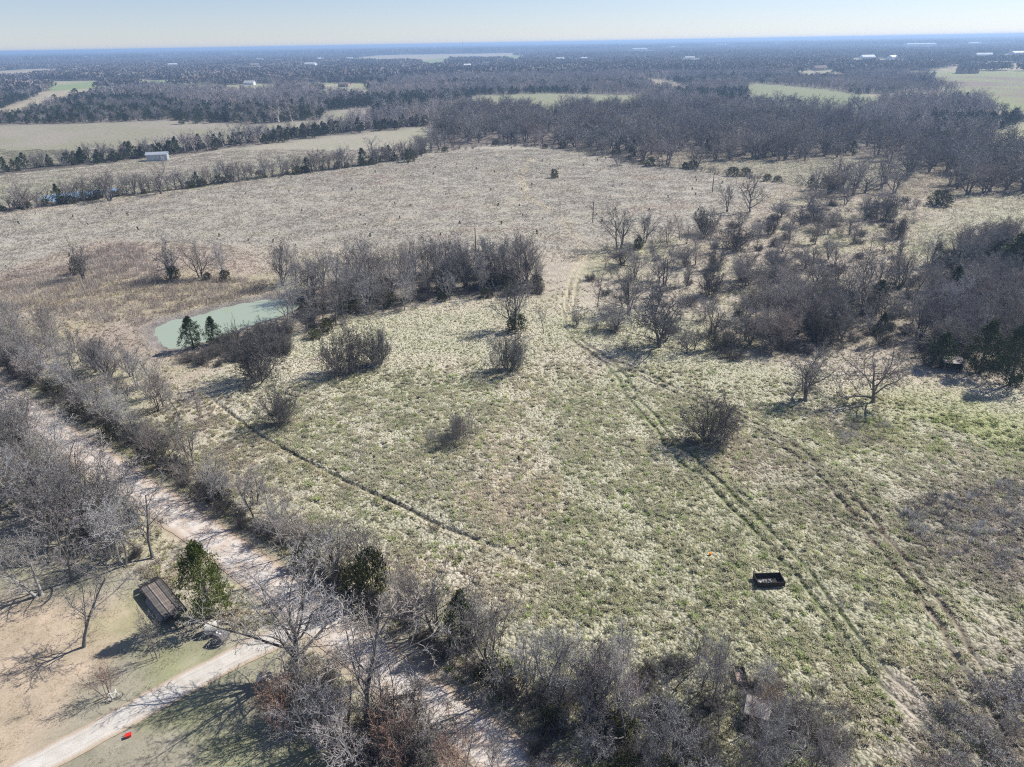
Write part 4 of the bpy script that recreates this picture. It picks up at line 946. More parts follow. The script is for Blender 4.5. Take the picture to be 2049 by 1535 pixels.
hedge([(-60, 432), (120, 408), (310, 384), (420, 370), (560, 352), (700, 334), (820, 318), (860, 305)], 3.8, 6, (7.0, 12.0), .06, "the hedgerow edging the dormant field", "the hedgerow edging the dormant field", 31, .55)
hedge([(-60, 352), (100, 334), (250, 318), (400, 298), (560, 278), (650, 268), (740, 258), (860, 250)], 4.2, 9, (8, 12.5), .5, "the hedgerow behind the grey shed", "the hedgerow behind the grey shed", 33, .4)
P_("bare_tree", 322, 388, 316, "midspread0", "large round-crowned leafless tree in front of the grey shed", wpx=80)
P_("bare_tree", 50, 420, 355, "midspread1", "large leafless tree at the end of the far pond", wpx=90)
P_("bare_tree", 220, 402, 340, "midvase0", "leafless tree leaning over the far pond", wpx=80)

# --- creek wood across the middle distance, then the woods beyond (split into single trees and one mass below)
def open_land(X, Y):
    o = np.zeros(X.shape, bool)
    for p in (STRIP3, SLOPE4, GREEN1, GREEN2, HOUSEF, FIELD2, FIELD3, FARFIELD, *TANFAR, *GREENFAR): o |= in_poly(X, Y, p)
    return o
X, Y = scatter(CREEK, 9.5, 17, keep=lambda X, Y: ~open_land(X, Y) & (fbm(X / 35, Y / 35, 29, 2) > .33))
for x, y in zip(X, Y):
    if random.random() < .12: plant("juniper", x, y, random.uniform(6, 10), pick(MJ), "dark cedar in the creek wood past the dormant field", "cedars of the creek wood")
    else: plant("bare_tree", x, y, random.uniform(9, 18), pick(MV + MS), "leafless tree in the creek wood past the dormant field", "trees of the creek wood", random.uniform(.9, 1.35))
edge = [(870, 305), (1000, 290), (1150, 300), (1290, 330), (1430, 346), (1560, 365), (1680, 378)]
X, Y = along(GP(edge), 4.5, 41, 8)
for x, y in zip(X, Y):
    plant("bare_shrub" if random.random() < .6 else "evergreen_shrub", x, y, random.uniform(2, 4.5), pick(MBU), "bush along the near edge of the creek wood", "bushes edging the creek wood") if random.random() < .7 else plant("evergreen_shrub", x, y, random.uniform(2.5, 5), pick(ES), "evergreen bush along the near edge of the creek wood", "evergreen bushes edging the creek wood")
# cedar belt beyond the second field
BELT = GP([(0, 262), (120, 252), (340, 248), (460, 250), (640, 240), (520, 218), (420, 215), (300, 200), (180, 215), (60, 225), (0, 235)])
X, Y = scatter(BELT, 8.0, 18, keep=lambda X, Y: ~open_land(X, Y))
for x, y in zip(X, Y):
    if random.random() < .75: plant("juniper", x, y, random.uniform(5, 9), pick(MJ), "dark cedar in the belt beyond the second field", "cedars in the belt beyond the second field", 1.25)
    else: plant("bare_tree", x, y, random.uniform(7, 11), pick(MV), "leafless tree among the cedars beyond the second field", "leafless trees among the cedar belt")
for bx, by, ty in ((368, 248, 226), (395, 247, 228), (425, 246, 226), (455, 244, 222), (540, 244, 222), (565, 243, 222), (590, 240, 212), (612, 238, 220), (635, 236, 222), (152, 192, 176), (110, 200, 188)):
    P_("juniper", bx, by, ty, pick(MJ), "dark cedar standing out in the open second field", "cedars out in the second field", wpx=24)
# seedlings dotted over the dormant field
g = np.random.default_rng(61); X, Y = scatter(FARFIELD, 13.5, 62, 1.0)
for x, y in zip(X, Y):
    if g.uniform() < .62 * np.clip((fbm(np.array([x / 60]), np.array([y / 60]), 3, 2)[0]) * 2 - .3, .1, 1) and in_frame(np.array([x]), np.array([y]))[0]:
        plant("cedar_seedling", x, y, g.uniform(.5, 1.3), "seedling", "knee-high dark cedar seedling dotted over the dormant field", "cedar seedlings in the dormant field")
p = G(1038, 922); plant("cedar_seedling", p[0], p[1], .9, "seedling", "single small green seedling on the near pasture")

# ------------------------------------------------------------------ build the plants: the ones showing largest singly, the rest as one mass per kind
CAT = dict(bare_tree="tree", bare_shrub="shrub", evergreen_shrub="evergreen shrub", juniper="cedar", sapling="sapling", cedar_seedling="seedling")
CAP = dict(bare_tree=300, bare_shrub=290, evergreen_shrub=280, juniper=290, sapling=200, cedar_seedling=290)
for d in PLANTS:
    d["app"] = d["h"] * d["ws"] / math.sqrt(d["x"] ** 2 + d["y"] ** 2 + 55 ** 2)
    d["vis"] = bool(in_frame(np.array([d["x"]]), np.array([d["y"]]), 40)[0])
REST = []
LOOK = dict(vase="round-headed", lane="slender", spread="wide low-branched", grand="", bramble="tangled", bush="dense", sapling="thin-stemmed", midvase="round-headed", midspread="wide", midbush="dense", juniper="", midjuniper="", juniper_bright="", evershrub="", seedling="")
def look_of(d, L):
    same = sorted(x["h"] for x in L if x["group"] == d["group"]); n = len(same)
    if n < 5: return ""
    k = sum(h < d["h"] for h in same) / n
    size = "tall" if k > .66 else ("short" if k < .33 else "medium-height")
    return size + " " + LOOK.get(d["proto"].rstrip("0123456789"), "")
def relabel(d, L):
    if d["group"] is None or d["kind"] == "cedar_seedling": return d["label"]
    lab = d["label"]
    for w in ("tall ", "small ", "low ", "thin "): lab = lab[len(w):] if lab.startswith(w) else lab
    return " ".join((look_of(d, L) + " " + lab).split()[:16])
for kind in CAT:
    L = [d for d in PLANTS if d["kind"] == kind]
    L.sort(key=lambda d: (-(d["group"] is None), -d["vis"], -d["app"]))
    for d in L: d["label2"] = relabel(d, L)
    for i, d in enumerate(L):
        if i >= CAP[kind] or not d["vis"]:
            REST.append(d); continue
        pr = PROTO[d["proto"]]; loc = (d["x"], d["y"], z_at(d["x"], d["y"]) - .05); sc = (d["h"] * d["ws"], d["h"] * d["ws"], d["h"])
        if "whole" in pr:
            o = obj(kind, pr["whole"]); roots = o
        else:
            o = bpy.data.objects.new(kind, None); COL.objects.link(o); o.empty_display_size = .3
            obj("stems" if kind in ("bare_shrub", "evergreen_shrub") else "trunk", pr["trunk"], o); obj("crown", pr["crown"], o)
        o.location = loc; o.scale = sc; o.rotation_euler = (*(d["lean"] or (0, 0)), d["rz"])
        tag(o, d["label2"], CAT[kind], d["group"])

# ------------------------------------------------------------------ masses nobody could count: instanced on points
def holder(me):
    return bpy.data.objects.new(me.name + "_source", me)
def joined(pr):
    """one mesh from trunk and crown"""
    if "whole" in pr: return pr["whole"]
    if "both" not in pr:
        VV, QQ, TT, MI, n = [], [], [], [], 0; mats = []
        for k in ("trunk", "crown"):
            me = pr[k]; v = np.empty(len(me.vertices) * 3, np.float32); me.vertices.foreach_get("co", v)
            lp = np.empty(len(me.loops), np.int32); me.loops.foreach_get("vertex_index", lp)
            tot = np.empty(len(me.polygons), np.int32); me.polygons.foreach_get("loop_total", tot); st = np.cumsum(tot) - tot
            for c, acc in ((4, QQ), (3, TT)):
                s_ = st[tot == c]
                if len(s_): acc.append(lp[s_[:, None] + np.arange(c)[None]] + n)
            VV.append(v.reshape(-1, 3)); MI.append((len(QQ), len(TT))); n += len(me.vertices); mats.append(me.materials[0])
        q = np.vstack(QQ) if QQ else np.zeros((0, 4), int); t = np.vstack(TT) if TT else np.zeros((0, 3), int)
        nt_ = len(pr["trunk"].vertices)
        mi = np.concatenate([(q[:, 0] >= nt_).astype(int), (t[:, 0] >= nt_).astype(int)])
        pr["both"] = mesh_from(pr["trunk"].name + "_joined", np.vstack(VV), q, t, mats, mi)
    return pr["both"]

def mass(name, pts, scl, rot, idx, meshes, label=None, cat=None, tint=None):
    """ONE object: points carrying size, turn and kind; geometry nodes put a plant on each"""
    n = len(pts)
    me = bpy.data.meshes.new(name); me.vertices.add(n); me.vertices.foreach_set("co", np.asarray(pts, np.float32).ravel())
    def attr(nm, ty, key, v):
        a = me.attributes.new(nm, ty, 'POINT'); a.data.foreach_set(key, np.asarray(v).ravel())
    attr("size", 'FLOAT_VECTOR', "vector", np.asarray(scl, np.float32)); attr("turn", 'FLOAT_VECTOR', "vector", np.asarray(rot, np.float32)); attr("pick", 'INT', "value", np.asarray(idx, np.int32))
    if tint is not None: attr("tint", 'FLOAT_COLOR', "color", np.concatenate([tint, np.ones((n, 1))], 1).astype(np.float32))
    o = obj(name, me)
    ng = bpy.data.node_groups.new(name + "_planting", 'GeometryNodeTree')
    ng.interface.new_socket("Geometry", in_out='INPUT', socket_type='NodeSocketGeometry'); ng.interface.new_socket("Geometry", in_out='OUTPUT', socket_type='NodeSocketGeometry')
    gi = ng.nodes.new('NodeGroupInput'); go = ng.nodes.new('NodeGroupOutput')
    last = None
    join = ng.nodes.new('GeometryNodeJoinGeometry')
    na = {}
    for nm, dt in (("size", 'FLOAT_VECTOR'), ("turn", 'FLOAT_VECTOR'), ("pick", 'INT')):
        a = ng.nodes.new('GeometryNodeInputNamedAttribute'); a.data_type = dt; a.inputs[0].default_value = nm; na[nm] = a
    for k, msh in enumerate(meshes):
        oi = ng.nodes.new('GeometryNodeObjectInfo'); oi.inputs["Object"].default_value = holder(msh); oi.inputs["As Instance"].default_value = False
        cmp_ = ng.nodes.new('FunctionNodeCompare'); cmp_.data_type = 'INT'; cmp_.operation = 'EQUAL'
        ins = [s_ for s_ in cmp_.inputs if s_.type == 'INT']; ng.links.new(na["pick"].outputs[0], ins[0]); ins[1].default_value = k
        ip = ng.nodes.new('GeometryNodeInstanceOnPoints')
        ng.links.new(gi.outputs[0], ip.inputs["Points"]); ng.links.new(cmp_.outputs[0], ip.inputs["Selection"]); ng.links.new(oi.outputs["Geometry"], ip.inputs["Instance"])
        ng.links.new(na["turn"].outputs[0], ip.inputs["Rotation"]); ng.links.new(na["size"].outputs[0], ip.inputs["Scale"])
        ng.links.new(ip.outputs[0], join.inputs[0])
    ng.links.new(join.outputs[0], go.inputs[0])
    md = o.modifiers.new("planting", 'NODES'); md.node_group = ng
    return tag(o, label, cat, None, "stuff")

def mass_of(name, items, label, cat):
    if not items: return
    names = sorted({d["proto"] for d in items})
    pts = [(d["x"], d["y"], -.05) for d in items]; sc = [(d["h"] * d["ws"], d["h"] * d["ws"], d["h"]) for d in items]
    rot = [(*(d["lean"] or (0, 0)), d["rz"]) for d in items]
    mass(name, pts, sc, rot, [names.index(d["proto"]) for d in items], [joined(PROTO[n]) for n in names], label, cat)
NAMES = dict(bare_tree=("leafless_woodland", "further leafless trees filling the woods and hedgerows", "woodland"), bare_shrub=("brushwood", "further leafless brush filling hedgerows and woods", "brush"),
             evergreen_shrub=("evergreen_undergrowth", "further evergreen bushes in hedgerows and woods", "undergrowth"), juniper=("cedar_woodland", "further dark cedars scattered through the woods", "woodland"),
             sapling=("sapling_growth", "further thin saplings in the thickets", "saplings"), cedar_seedling=("seedling_growth", "further tiny cedars in the field", "seedlings"))
for kind, (nm, lab, cat) in NAMES.items(): mass_of(nm, [d for d in REST if d["kind"] == kind], lab, cat)

# woods from the second field to about one and a half kilometres: single far trees on points
def wedge_points(r0, r1, spacing, seed, half=R_(40)):
    g = np.random.default_rng(seed); xs = np.arange(-r1 * math.sin(half), r1 * math.sin(half), spacing); ys = np.arange(r0 * .6, r1, spacing)
    X, Y = np.meshgrid(xs, ys); X = X.ravel() + g.uniform(-.5, .5, X.size) * spacing; Y = Y.ravel() + g.uniform(-.5, .5, Y.size) * spacing
    r = np.hypot(X, Y); m = (r > r0) & (r < r1) & (abs(np.arctan2(X, Y)) < half); return X[m], Y[m], g
KNOWN = [FARFIELD, FIELD2, FIELD3, CREEK, GREEN1, GREEN2, HOUSEF, STRIP3, SLOPE4, CLEAR5, BELT, WEEDS, SLOPE, WOOD, *TANFAR, *GREENFAR, *FARCLEAR]
X, Y, g = wedge_points(395, 1500, 8.8, 71)
m = np.ones(X.shape, bool)
for p in KNOWN: m &= ~in_poly(X, Y, p)
openl = (clearing(X, Y) > 0.62) & (np.hypot(X, Y) > 900); m &= ~openl
NEARF = GP([(0, 250), (640, 240), (900, 215), (1300, 212), (2300, 300), (2300, 100), (0, 100)])
m &= (Y > 430) | (X > 120)
X, Y = X[m], Y[m]
cedar = g.uniform(0, 1, X.shape) < np.clip(fbm(X / 130, Y / 90, 55, 3) * 5 - 2.25, .03, .9)
h = np.where(cedar, g.uniform(5, 9, X.shape), g.uniform(7.5, 15, X.shape)); wsc = np.where(cedar, 1.15, 1.1) * g.uniform(.85, 1.35, X.shape)
idx = np.where(cedar, 5 + g.integers(0, 4, X.shape), g.integers(0, 5, X.shape))
mass("far_woodland", np.c_[X, Y, np.zeros_like(X)], np.c_[h * wsc, h * wsc, h], np.c_[np.zeros_like(X), np.zeros_like(X), g.uniform(0, 6.28, X.shape)], idx,
     [PROTO[n]["whole"] for n in FT + FJ], "leafless and cedar woods running back towards the horizon", "woodland")

# beyond that: patches of canopy
def canopy_patch(name, size, n, hgt, leafw, seed, mats, dark=.2):
    g = np.random.default_rng(seed); VV, TT, MI, k = [], [], [], 0
    for i in range(n):
        x, y = g.uniform(-.5, .5, 2) * size; h = hgt * g.uniform(.7, 1.25); w = h * g.uniform(.35, .6); mi = int(g.uniform() < dark)
        q = 16; a = g.uniform(0, 6.28, q); t = g.uniform(.25, 1, q); rr = w * np.sqrt(np.clip(1 - ((t - .55) / .5) ** 2, 0.05, 1)) * g.uniform(.5, 1, q)
        C = np.stack([x + rr * np.cos(a), y + rr * np.sin(a), t * h], -1)
        d = g.normal(size=(q, 3)); d[:, 2] = abs(d[:, 2]) + .4; d /= np.linalg.norm(d, axis=1, keepdims=True); s_ = np.cross(d, g.normal(size=(q, 3))); s_ /= np.linalg.norm(s_, axis=1, keepdims=True)
        V = np.stack([C - s_ * leafw * .5, C + s_ * leafw * .5, C + d * leafw * 1.2], 1).reshape(-1, 3); VV.append(V); TT.append(np.arange(q * 3).reshape(-1, 3) + k); MI += [mi] * q; k += q * 3
    return mesh_from(name, np.vstack(VV), [], np.vstack(TT), mats, MI)
pat = [canopy_patch(f"canopy{i}", 46, 34, 11, 3.6, 300 + i, [CANOPY, NEEDLE_FAR], .12 + .2 * (i == 2)) for i in range(3)]
X, Y, g = wedge_points(1480, 5200, 42, 72)
cl = clearing(X, Y); m = cl < .58
for p in KNOWN[4:]: m &= ~in_poly(X, Y, p)
X, Y = X[m], Y[m]
mass("distant_woodland", np.c_[X, Y, np.zeros_like(X)], np.repeat(g.uniform(.9, 1.15, X.shape)[:, None], 3, 1), np.c_[np.zeros_like(X), np.zeros_like(X), g.uniform(0, 6.28, X.shape)], g.integers(0, 3, X.shape), pat, "distant woods broken by narrow fields", "woodland")
pat2 = [canopy_patch(f"widecanopy{i}", 170, 130, 14, 10, 320 + i, [CANOPY, NEEDLE_FAR], .2) for i in range(3)]
X, Y, g = wedge_points(5150, 26000, 165, 73)
m = fbm(X / 1700, Y / 1300, 91, 3) < .57
for p in FARCLEAR: m &= ~in_poly(X, Y, p)
X, Y = X[m], Y[m]
mass("horizon_woodland", np.c_[X, Y, np.zeros_like(X)], np.repeat(g.uniform(.9, 1.3, X.shape)[:, None], 3, 1), np.c_[np.zeros_like(X), np.zeros_like(X), g.uniform(0, 6.28, X.shape)], g.integers(0, 3, X.shape), pat2, "woods and fields fading to blue at the horizon", "woodland")

# grass: tussocks on the near pasture, rough dormant grass on the fields, weed stalks by the pond
GRASS = ground_mat("dry_grass_blades", 'INSTANCER', True)
WEEDM = mixmat("dead_weed_stalks", (0.30, 0.26, 0.225), (0.43, 0.38, 0.325), .8, .3)
def tuft_patch(name, size, n, blades, length, width, seed, mat, upright=.9, spread=.16):
    g = np.random.default_rng(seed); m = n * blades
    c = np.repeat(np.c_[g.uniform(-.5, .5, (n, 2)) * size, np.zeros(n)], blades, 0); big = np.repeat(g.uniform(.6, 1.4, n), blades)
    a = g.uniform(0, 6.28, m); p = c + np.stack([np.cos(a), np.sin(a), np.zeros(m)], -1) * (g.uniform(0, spread, m) * big)[:, None]
    d = np.stack([np.cos(a) * g.uniform(.2, 1, m), np.sin(a) * g.uniform(.2, 1, m), np.full(m, upright)], -1); d /= np.linalg.norm(d, axis=1, keepdims=True)
    s_ = np.cross(d, g.normal(size=(m, 3))); s_ /= np.linalg.norm(s_, axis=1, keepdims=True); L = (length * big * g.uniform(.6, 1.2, m))[:, None]
    V = np.stack([p - s_ * width / 2, p + s_ * width / 2, p + d * L], 1).reshape(-1, 3)
    return mesh_from(name, V, [], np.arange(m * 3).reshape(-1, 3), [mat])
def grass_mass(name, poly, spacing, meshes, seed, label, size=(.8, 1.25), skip=None, z=True):
    X, Y = scatter(poly, spacing, seed, 1.0); m = in_frame(X, Y, 60)
    d, _ = seg_dist(X, Y, LANE_C); m &= d > LANE_W / 2 + 1.6; d, _ = seg_dist(X, Y, DRIVE); m &= d > DRIVE_W / 2 + 1.4
    d, _ = seg_dist(X, Y, np.vstack([POND, POND[:1]])); m &= ~in_poly(X, Y, POND) & (d > 3.0)
    if skip is not None: m &= ~skip(X, Y)
    X, Y = X[m], Y[m]; g = np.random.default_rng(seed + 1); n = len(X); k = g.uniform(*size, n)
    mass(name, np.c_[X, Y, ground_h(X, Y) if z else np.zeros(n)], np.repeat(k[:, None], 3, 1), np.c_[np.zeros(n), np.zeros(n), g.uniform(0, 6.28, n)], g.integers(0, len(meshes), n), meshes, label, "grass", ground_color(X, Y) * 1.08)
def tuft(name, blades, rad, length, width, seed):
    """one bunch of grass: blades fanning out of a crown"""
    g = np.random.default_rng(seed); a = g.uniform(0, 6.28, blades); q = np.sqrt(g.uniform(0, 1, blades))
    p = np.stack([np.cos(a) * q * rad * .6, np.sin(a) * q * rad * .6, np.zeros(blades)], -1)
    d = np.stack([np.cos(a) * q, np.sin(a) * q, 1.15 - .55 * q], -1) + g.normal(0, .18, (blades, 3)); d /= np.linalg.norm(d, axis=1, keepdims=True)
    s_ = np.cross(d, g.normal(size=(blades, 3))); s_ /= np.linalg.norm(s_, axis=1, keepdims=True); L = (length * g.uniform(.65, 1.2, blades))[:, None]
    m1 = p + d * L * .6; tip = p + d * L; tip[:, 2] -= .25 * L[:, 0] * q
    V = np.stack([p - s_ * width / 2, p + s_ * width / 2, m1 + s_ * width * .42, m1 - s_ * width * .42, tip], 1).reshape(-1, 3); i = np.arange(blades) * 5
    return mesh_from(name, V, np.stack([i, i + 1, i + 2, i + 3], -1), np.stack([i + 3, i + 2, i + 4], -1), [GRASS])
tp = [tuft(f"tussock{i}", 30, .24, .34, .065, 500 + i) for i in range(6)]
def tufts_over(name, poly, spacing, rmax, meshes, seed, label, size, skip=None, bright=1.0):
    X, Y = scatter(poly, spacing, seed, 1.0); m = in_frame(X, Y, 50) & (np.hypot(X, Y) < rmax)
    X, Y = X[m], Y[m]; g = np.random.default_rng(seed + 1)
    dens = np.clip(fbm(X / 5, Y / 5, 77, 3) * 2.6 - .5, .15, 1) * np.clip(fbm(X / 1.4, Y / 1.4, 79, 2) * 3 - .7, .15, 1); m = g.uniform(0, 1, X.shape) < dens
    d, _ = seg_dist(X, Y, LANE_C); m &= d > LANE_W / 2 + 1.0; d, _ = seg_dist(X, Y, DRIVE); m &= d > DRIVE_W / 2 + .8
    d, _ = seg_dist(X, Y, np.vstack([POND, POND[:1]])); m &= ~in_poly(X, Y, POND) & (d > 4.0)
    wx = (fbm(X / 5, Y / 5, 201, 2) - .5) * 1.3
    for L in (TRACK_A, TRACK_B, TRACK_C): d, _ = seg_dist(X + wx, Y + wx, L); m &= (abs(d - .95) > .42) | (g.uniform(0, 1, X.shape) < .25)
    d, _ = seg_dist(X, Y, DITCH); m &= d > .55
    bx, by = G(1815, 1395)[:2]; m &= np.hypot((X - bx) / 2.0, (Y - by) / 4.4) > 1
    for q_, r_ in ((G(1540, 1165), 2.4), (G(1484, 1360), 1.6), (G(1421, 1112), .8)): m &= np.hypot(X - q_[0], Y - q_[1]) > r_
    if skip is not None: m &= ~skip(X, Y)
    X, Y = X[m], Y[m]; n = len(X); k = g.uniform(*size, n) * (.75 + .5 * fbm(X / 3, Y / 3, 88, 2))
    C = ground_color(X, Y) * (bright * g.uniform(.82, 1.2, (n, 1)))
    grn = g.uniform(0, 1, n) < .15; C[grn] = C[grn] * np.array([.86, .97, .72])
    mass(name, np.c_[X, Y, ground_h(X, Y) - .02], np.c_[k, k, k * g.uniform(.7, 1.25, n)], np.c_[g.normal(0, .12, n), g.normal(0, .12, n), g.uniform(0, 6.28, n)], g.integers(0, len(meshes), n), meshes, label, "grass", C)
NEARP = GP([(-150, 560), (2200, 560), (2600, 1800), (-500, 1800)])
tufts_over("pasture_grass", NEARP, .46, 125, tp, 81, "tufted straw and green grass of the near pasture", (.7, 1.5), skip=lambda X, Y: in_poly(X, Y, YARD), bright=1.4)
tpb = [tuft(f"high_tussock{i}", 70, .30, .44, .09, 550 + i) for i in range(4)]
tufts_over("tussock_grass", NEARP, .95, 135, tpb, 84, "high pale tussocks standing out of the pasture grass", (.7, 1.35), skip=lambda X, Y: in_poly(X, Y, YARD), bright=1.3)
tpm = [tuft(f"clump{i}", 14, .30, .34, .10, 510 + i) for i in range(3)]
tufts_over("slope_grass", NEARP, 1.05, 215, tpm, 82, "bunch grass of the slope and pond meadow", (.8, 1.5), skip=lambda X, Y: in_poly(X, Y, YARD) | (np.hypot(X, Y) < 122), bright=1.25)
tp2 = [tuft_patch(f"rough_grass{i}", 7.5, 60, 7, .32, .10, 520 + i, GRASS) for i in range(4)]
grass_mass("field_grass", GP([(-200, 300), (2200, 300), (2200, 640), (-200, 640)]), 5.2, tp2, 83, "dormant bunch grass over the open fields", skip=lambda X, Y: np.hypot(X, Y) < 212)
tp3 = [tuft_patch(f"lawn{i}", 2.2, 40, 6, .09, .03, 530 + i, GRASS) for i in range(2)]
grass_mass("lawn_grass", YARD, 2.2, tp3, 85, "short brown and green lawn grass of the yard")
wp = [tuft_patch(f"weeds{i}", 4.4, 60, 4, 1.15, .05, 540 + i, WEEDM, 2.6) for i in range(3)]
grass_mass("weed_stalks", GP([(-60, 560), (100, 545), (260, 480), (330, 560), (560, 560), (560, 595), (460, 608), (300, 650), (250, 650), (60, 620), (-60, 610)]), 3.6, wp, 87, "brown dead weed stalks between the pond and the dormant field", (.7, 1.3))

# ------------------------------------------------------------------ things people left here
def empty(name, loc, rz=0.0):
    o = bpy.data.objects.new(name, None); COL.objects.link(o); o.location = loc; o.rotation_euler[2] = rz; o.empty_display_size = .4; return o

STEEL_BLACK = mixmat("black_painted_steel", (0.012, 0.012, 0.013), (0.035, 0.032, 0.03), 3, 0, rough=.55, spec=.4)
STEEL_RUST = mixmat("rusty_dark_steel", (0.014, 0.013, 0.013), (0.045, 0.034, 0.028), 4, .1, rough=.8, c2=(0.03, 0.027, 0.026))
RUBBER = mixmat("tyre_rubber", (0.012, 0.012, 0.012), (0.03, 0.03, 0.028), 8, 0)
GALV = mixmat("galvanised_steel", (0.36, 0.40, 0.43), (0.50, 0.53, 0.55), 1.2, 0, rough=.45, spec=.5, metal=.35)
PLANK = mixmat("weathered_deck_plank", (0.12, 0.105, 0.095), (0.30, 0.245, 0.20), 2.2, .22)
GREYWOOD = mixmat("grey_weathered_board", (0.22, 0.20, 0.185), (0.40, 0.37, 0.34), 1.8, .15)
PLANK_SHADED = mixmat("shaded_side_plank", (0.055, 0.05, 0.048), (0.15, 0.135, 0.12), 2.2, .3)  # side-bay deck planks with the shadow over them put into the colour
FENDER = mixmat("shaded_grey_sheet", (0.10, 0.11, 0.125), (0.19, 0.20, 0.215), 2.0, 0, rough=.6)
WRAP = mixmat("cream_bale_wrap", (0.40, 0.37, 0.30), (0.66, 0.63, 0.55), 3.0, .1)
HAY = mixmat("old_grey_hay", (0.10, 0.095, 0.095), (0.24, 0.225, 0.21), 7.0, .1, bump=.8)
WHITE = mixmat("white_paint", (0.66, 0.66, 0.65), (0.80, 0.80, 0.79), 4, 0, rough=.4, spec=.4)
RED = mixmat("red_plastic", (0.55, 0.02, 0.015), (0.68, 0.04, 0.03), 5, 0, rough=.35, spec=.5)
GREYPL = mixmat("pale_grey_plastic", (0.42, 0.47, 0.47), (0.55, 0.60, 0.60), 5, 0, rough=.4, spec=.4)
POLEWOOD = mixmat("creosote_pole", (0.06, 0.05, 0.042), (0.13, 0.11, 0.095), 2, .1)
SCRAP = mixmat("pale_scrap", (0.35, 0.35, 0.37), (0.72, 0.72, 0.74), 5, .3)
ROOF_DARK = mixmat("dark_shingles", (0.045, 0.055, 0.068), (0.09, 0.10, 0.115), .8, .1)
BRICK = mixmat("tan_brick", (0.30, 0.22, 0.165), (0.42, 0.33, 0.26), .8, .1)
ROOF_WHITE = mixmat("white_metal_roof", (0.46, 0.46, 0.45), (0.60, 0.60, 0.59), .1, .2, rough=.5)
GLASS = mixmat("window_glass", (0.02, 0.025, 0.03), (0.04, 0.05, 0.06), 2, 0, rough=.1, spec=.6)
ROOF_BROWN = mixmat("brown_shingles", (0.14, 0.11, 0.09), (0.24, 0.19, 0.155), .3, .2)
PINK = mixmat("faded_pink_board", (0.26, 0.19, 0.165), (0.40, 0.31, 0.275), 3, .1)

def trailer():
    DZ = .92
    a = G(301, 1167, DZ)[:2]; b = G(352, 1230, DZ)[:2]                # middle of far and near deck ends
    ax = b - a; L = float(np.linalg.norm(ax)); rz = math.atan2(ax[1], ax[0]); c = (a + b) / 2
    W = 2.5
    t = empty("flatbed_trailer", (c[0], c[1], z_at(*c)), rz)
    tag(t, "long black flatbed trailer with weathered plank deck parked beside the yellow-green cedar", "trailer")
    # planks in three lengthwise bays split by two steel rails
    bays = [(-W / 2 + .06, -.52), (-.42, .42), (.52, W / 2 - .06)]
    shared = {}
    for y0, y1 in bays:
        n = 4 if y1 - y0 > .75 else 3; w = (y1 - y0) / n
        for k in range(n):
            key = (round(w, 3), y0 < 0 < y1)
            if key not in shared: shared[key] = MB().box((0, 0, 0), (L - .25, w - .018, .045)).mesh("plank", PLANK if y0 < 0 < y1 else PLANK_SHADED)
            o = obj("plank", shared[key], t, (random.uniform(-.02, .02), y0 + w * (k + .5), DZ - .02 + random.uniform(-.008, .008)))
    for y in (-.47, .47): MB().box((0, y, DZ - .035), (L, .085, .04)).build("deck_rail", STEEL_BLACK, t)
    fr = MB()
    for y in (-.55, .55): fr.box((0, y, DZ - .19), (L + .3, .10, .22))
    for k in range(9): fr.box((-L / 2 + L * (k + .5) / 9, 0, DZ - .105), (.07, W - .1, .07))
    fr.build("frame", STEEL_BLACK, t)
    for y in (-W / 2, W / 2): MB().box((0, y, DZ - .06), (L, .07, .16)).build("side_rail", STEEL_BLACK, t)
    # low side skirt of galvanised sheet on the shaded flank, that shade put into its grey
    MB().box((.9, -W / 2 - .20, DZ - .30), (L * .62, .03, .62), rx=-.55).build("fender", FENDER, t)
    # dovetail ramps at the far end
    for y in (-.64, .64):
        r = MB(); r.box((-L / 2 - .62, y, DZ - .22), (1.25, 1.12, .05), ry=-.30)
        for k in range(6): r.box((-L / 2 - .17 - k * .19, y, DZ - .11 - k * .058), (.05, 1.14, .05), ry=-.30)
        r.build("ramp", STEEL_BLACK, t)
    # gooseneck at the near end
    n = MB()
    n.box((L / 2 + .12, 0, DZ + .05), (.14, W - .1, .42)); n.box((L / 2 + .9, -.28, DZ - .12), (1.6, .10, .16)); n.box((L / 2 + .9, .28, DZ - .12), (1.6, .10, .16))
    n.box((L / 2 + 1.7, 0, DZ - .12), (.25, .62, .2)); n.build("tongue", STEEL_BLACK, t)
    MB().tube([(L / 2 + 1.72, 0, .02), (L / 2 + 1.72, 0, DZ + .12)], .06, 8).build("jack", STEEL_BLACK, t)
    MB().box((L / 2 + .55, 0, DZ + .05), (.55, .8, .35)).build("tool_box", STEEL_BLACK, t)
    for x in (-.55, .35):
        for y in (-.92, .92):
            w = MB().tube([(0, -.12, 0), (0, .12, 0)], .38, 18).build("wheel", RUBBER, t, (x, y, .38))
            MB().tube([(0, -.13, 0), (0, .13, 0)], .2, 12).build("rim", GALV, w)
trailer()

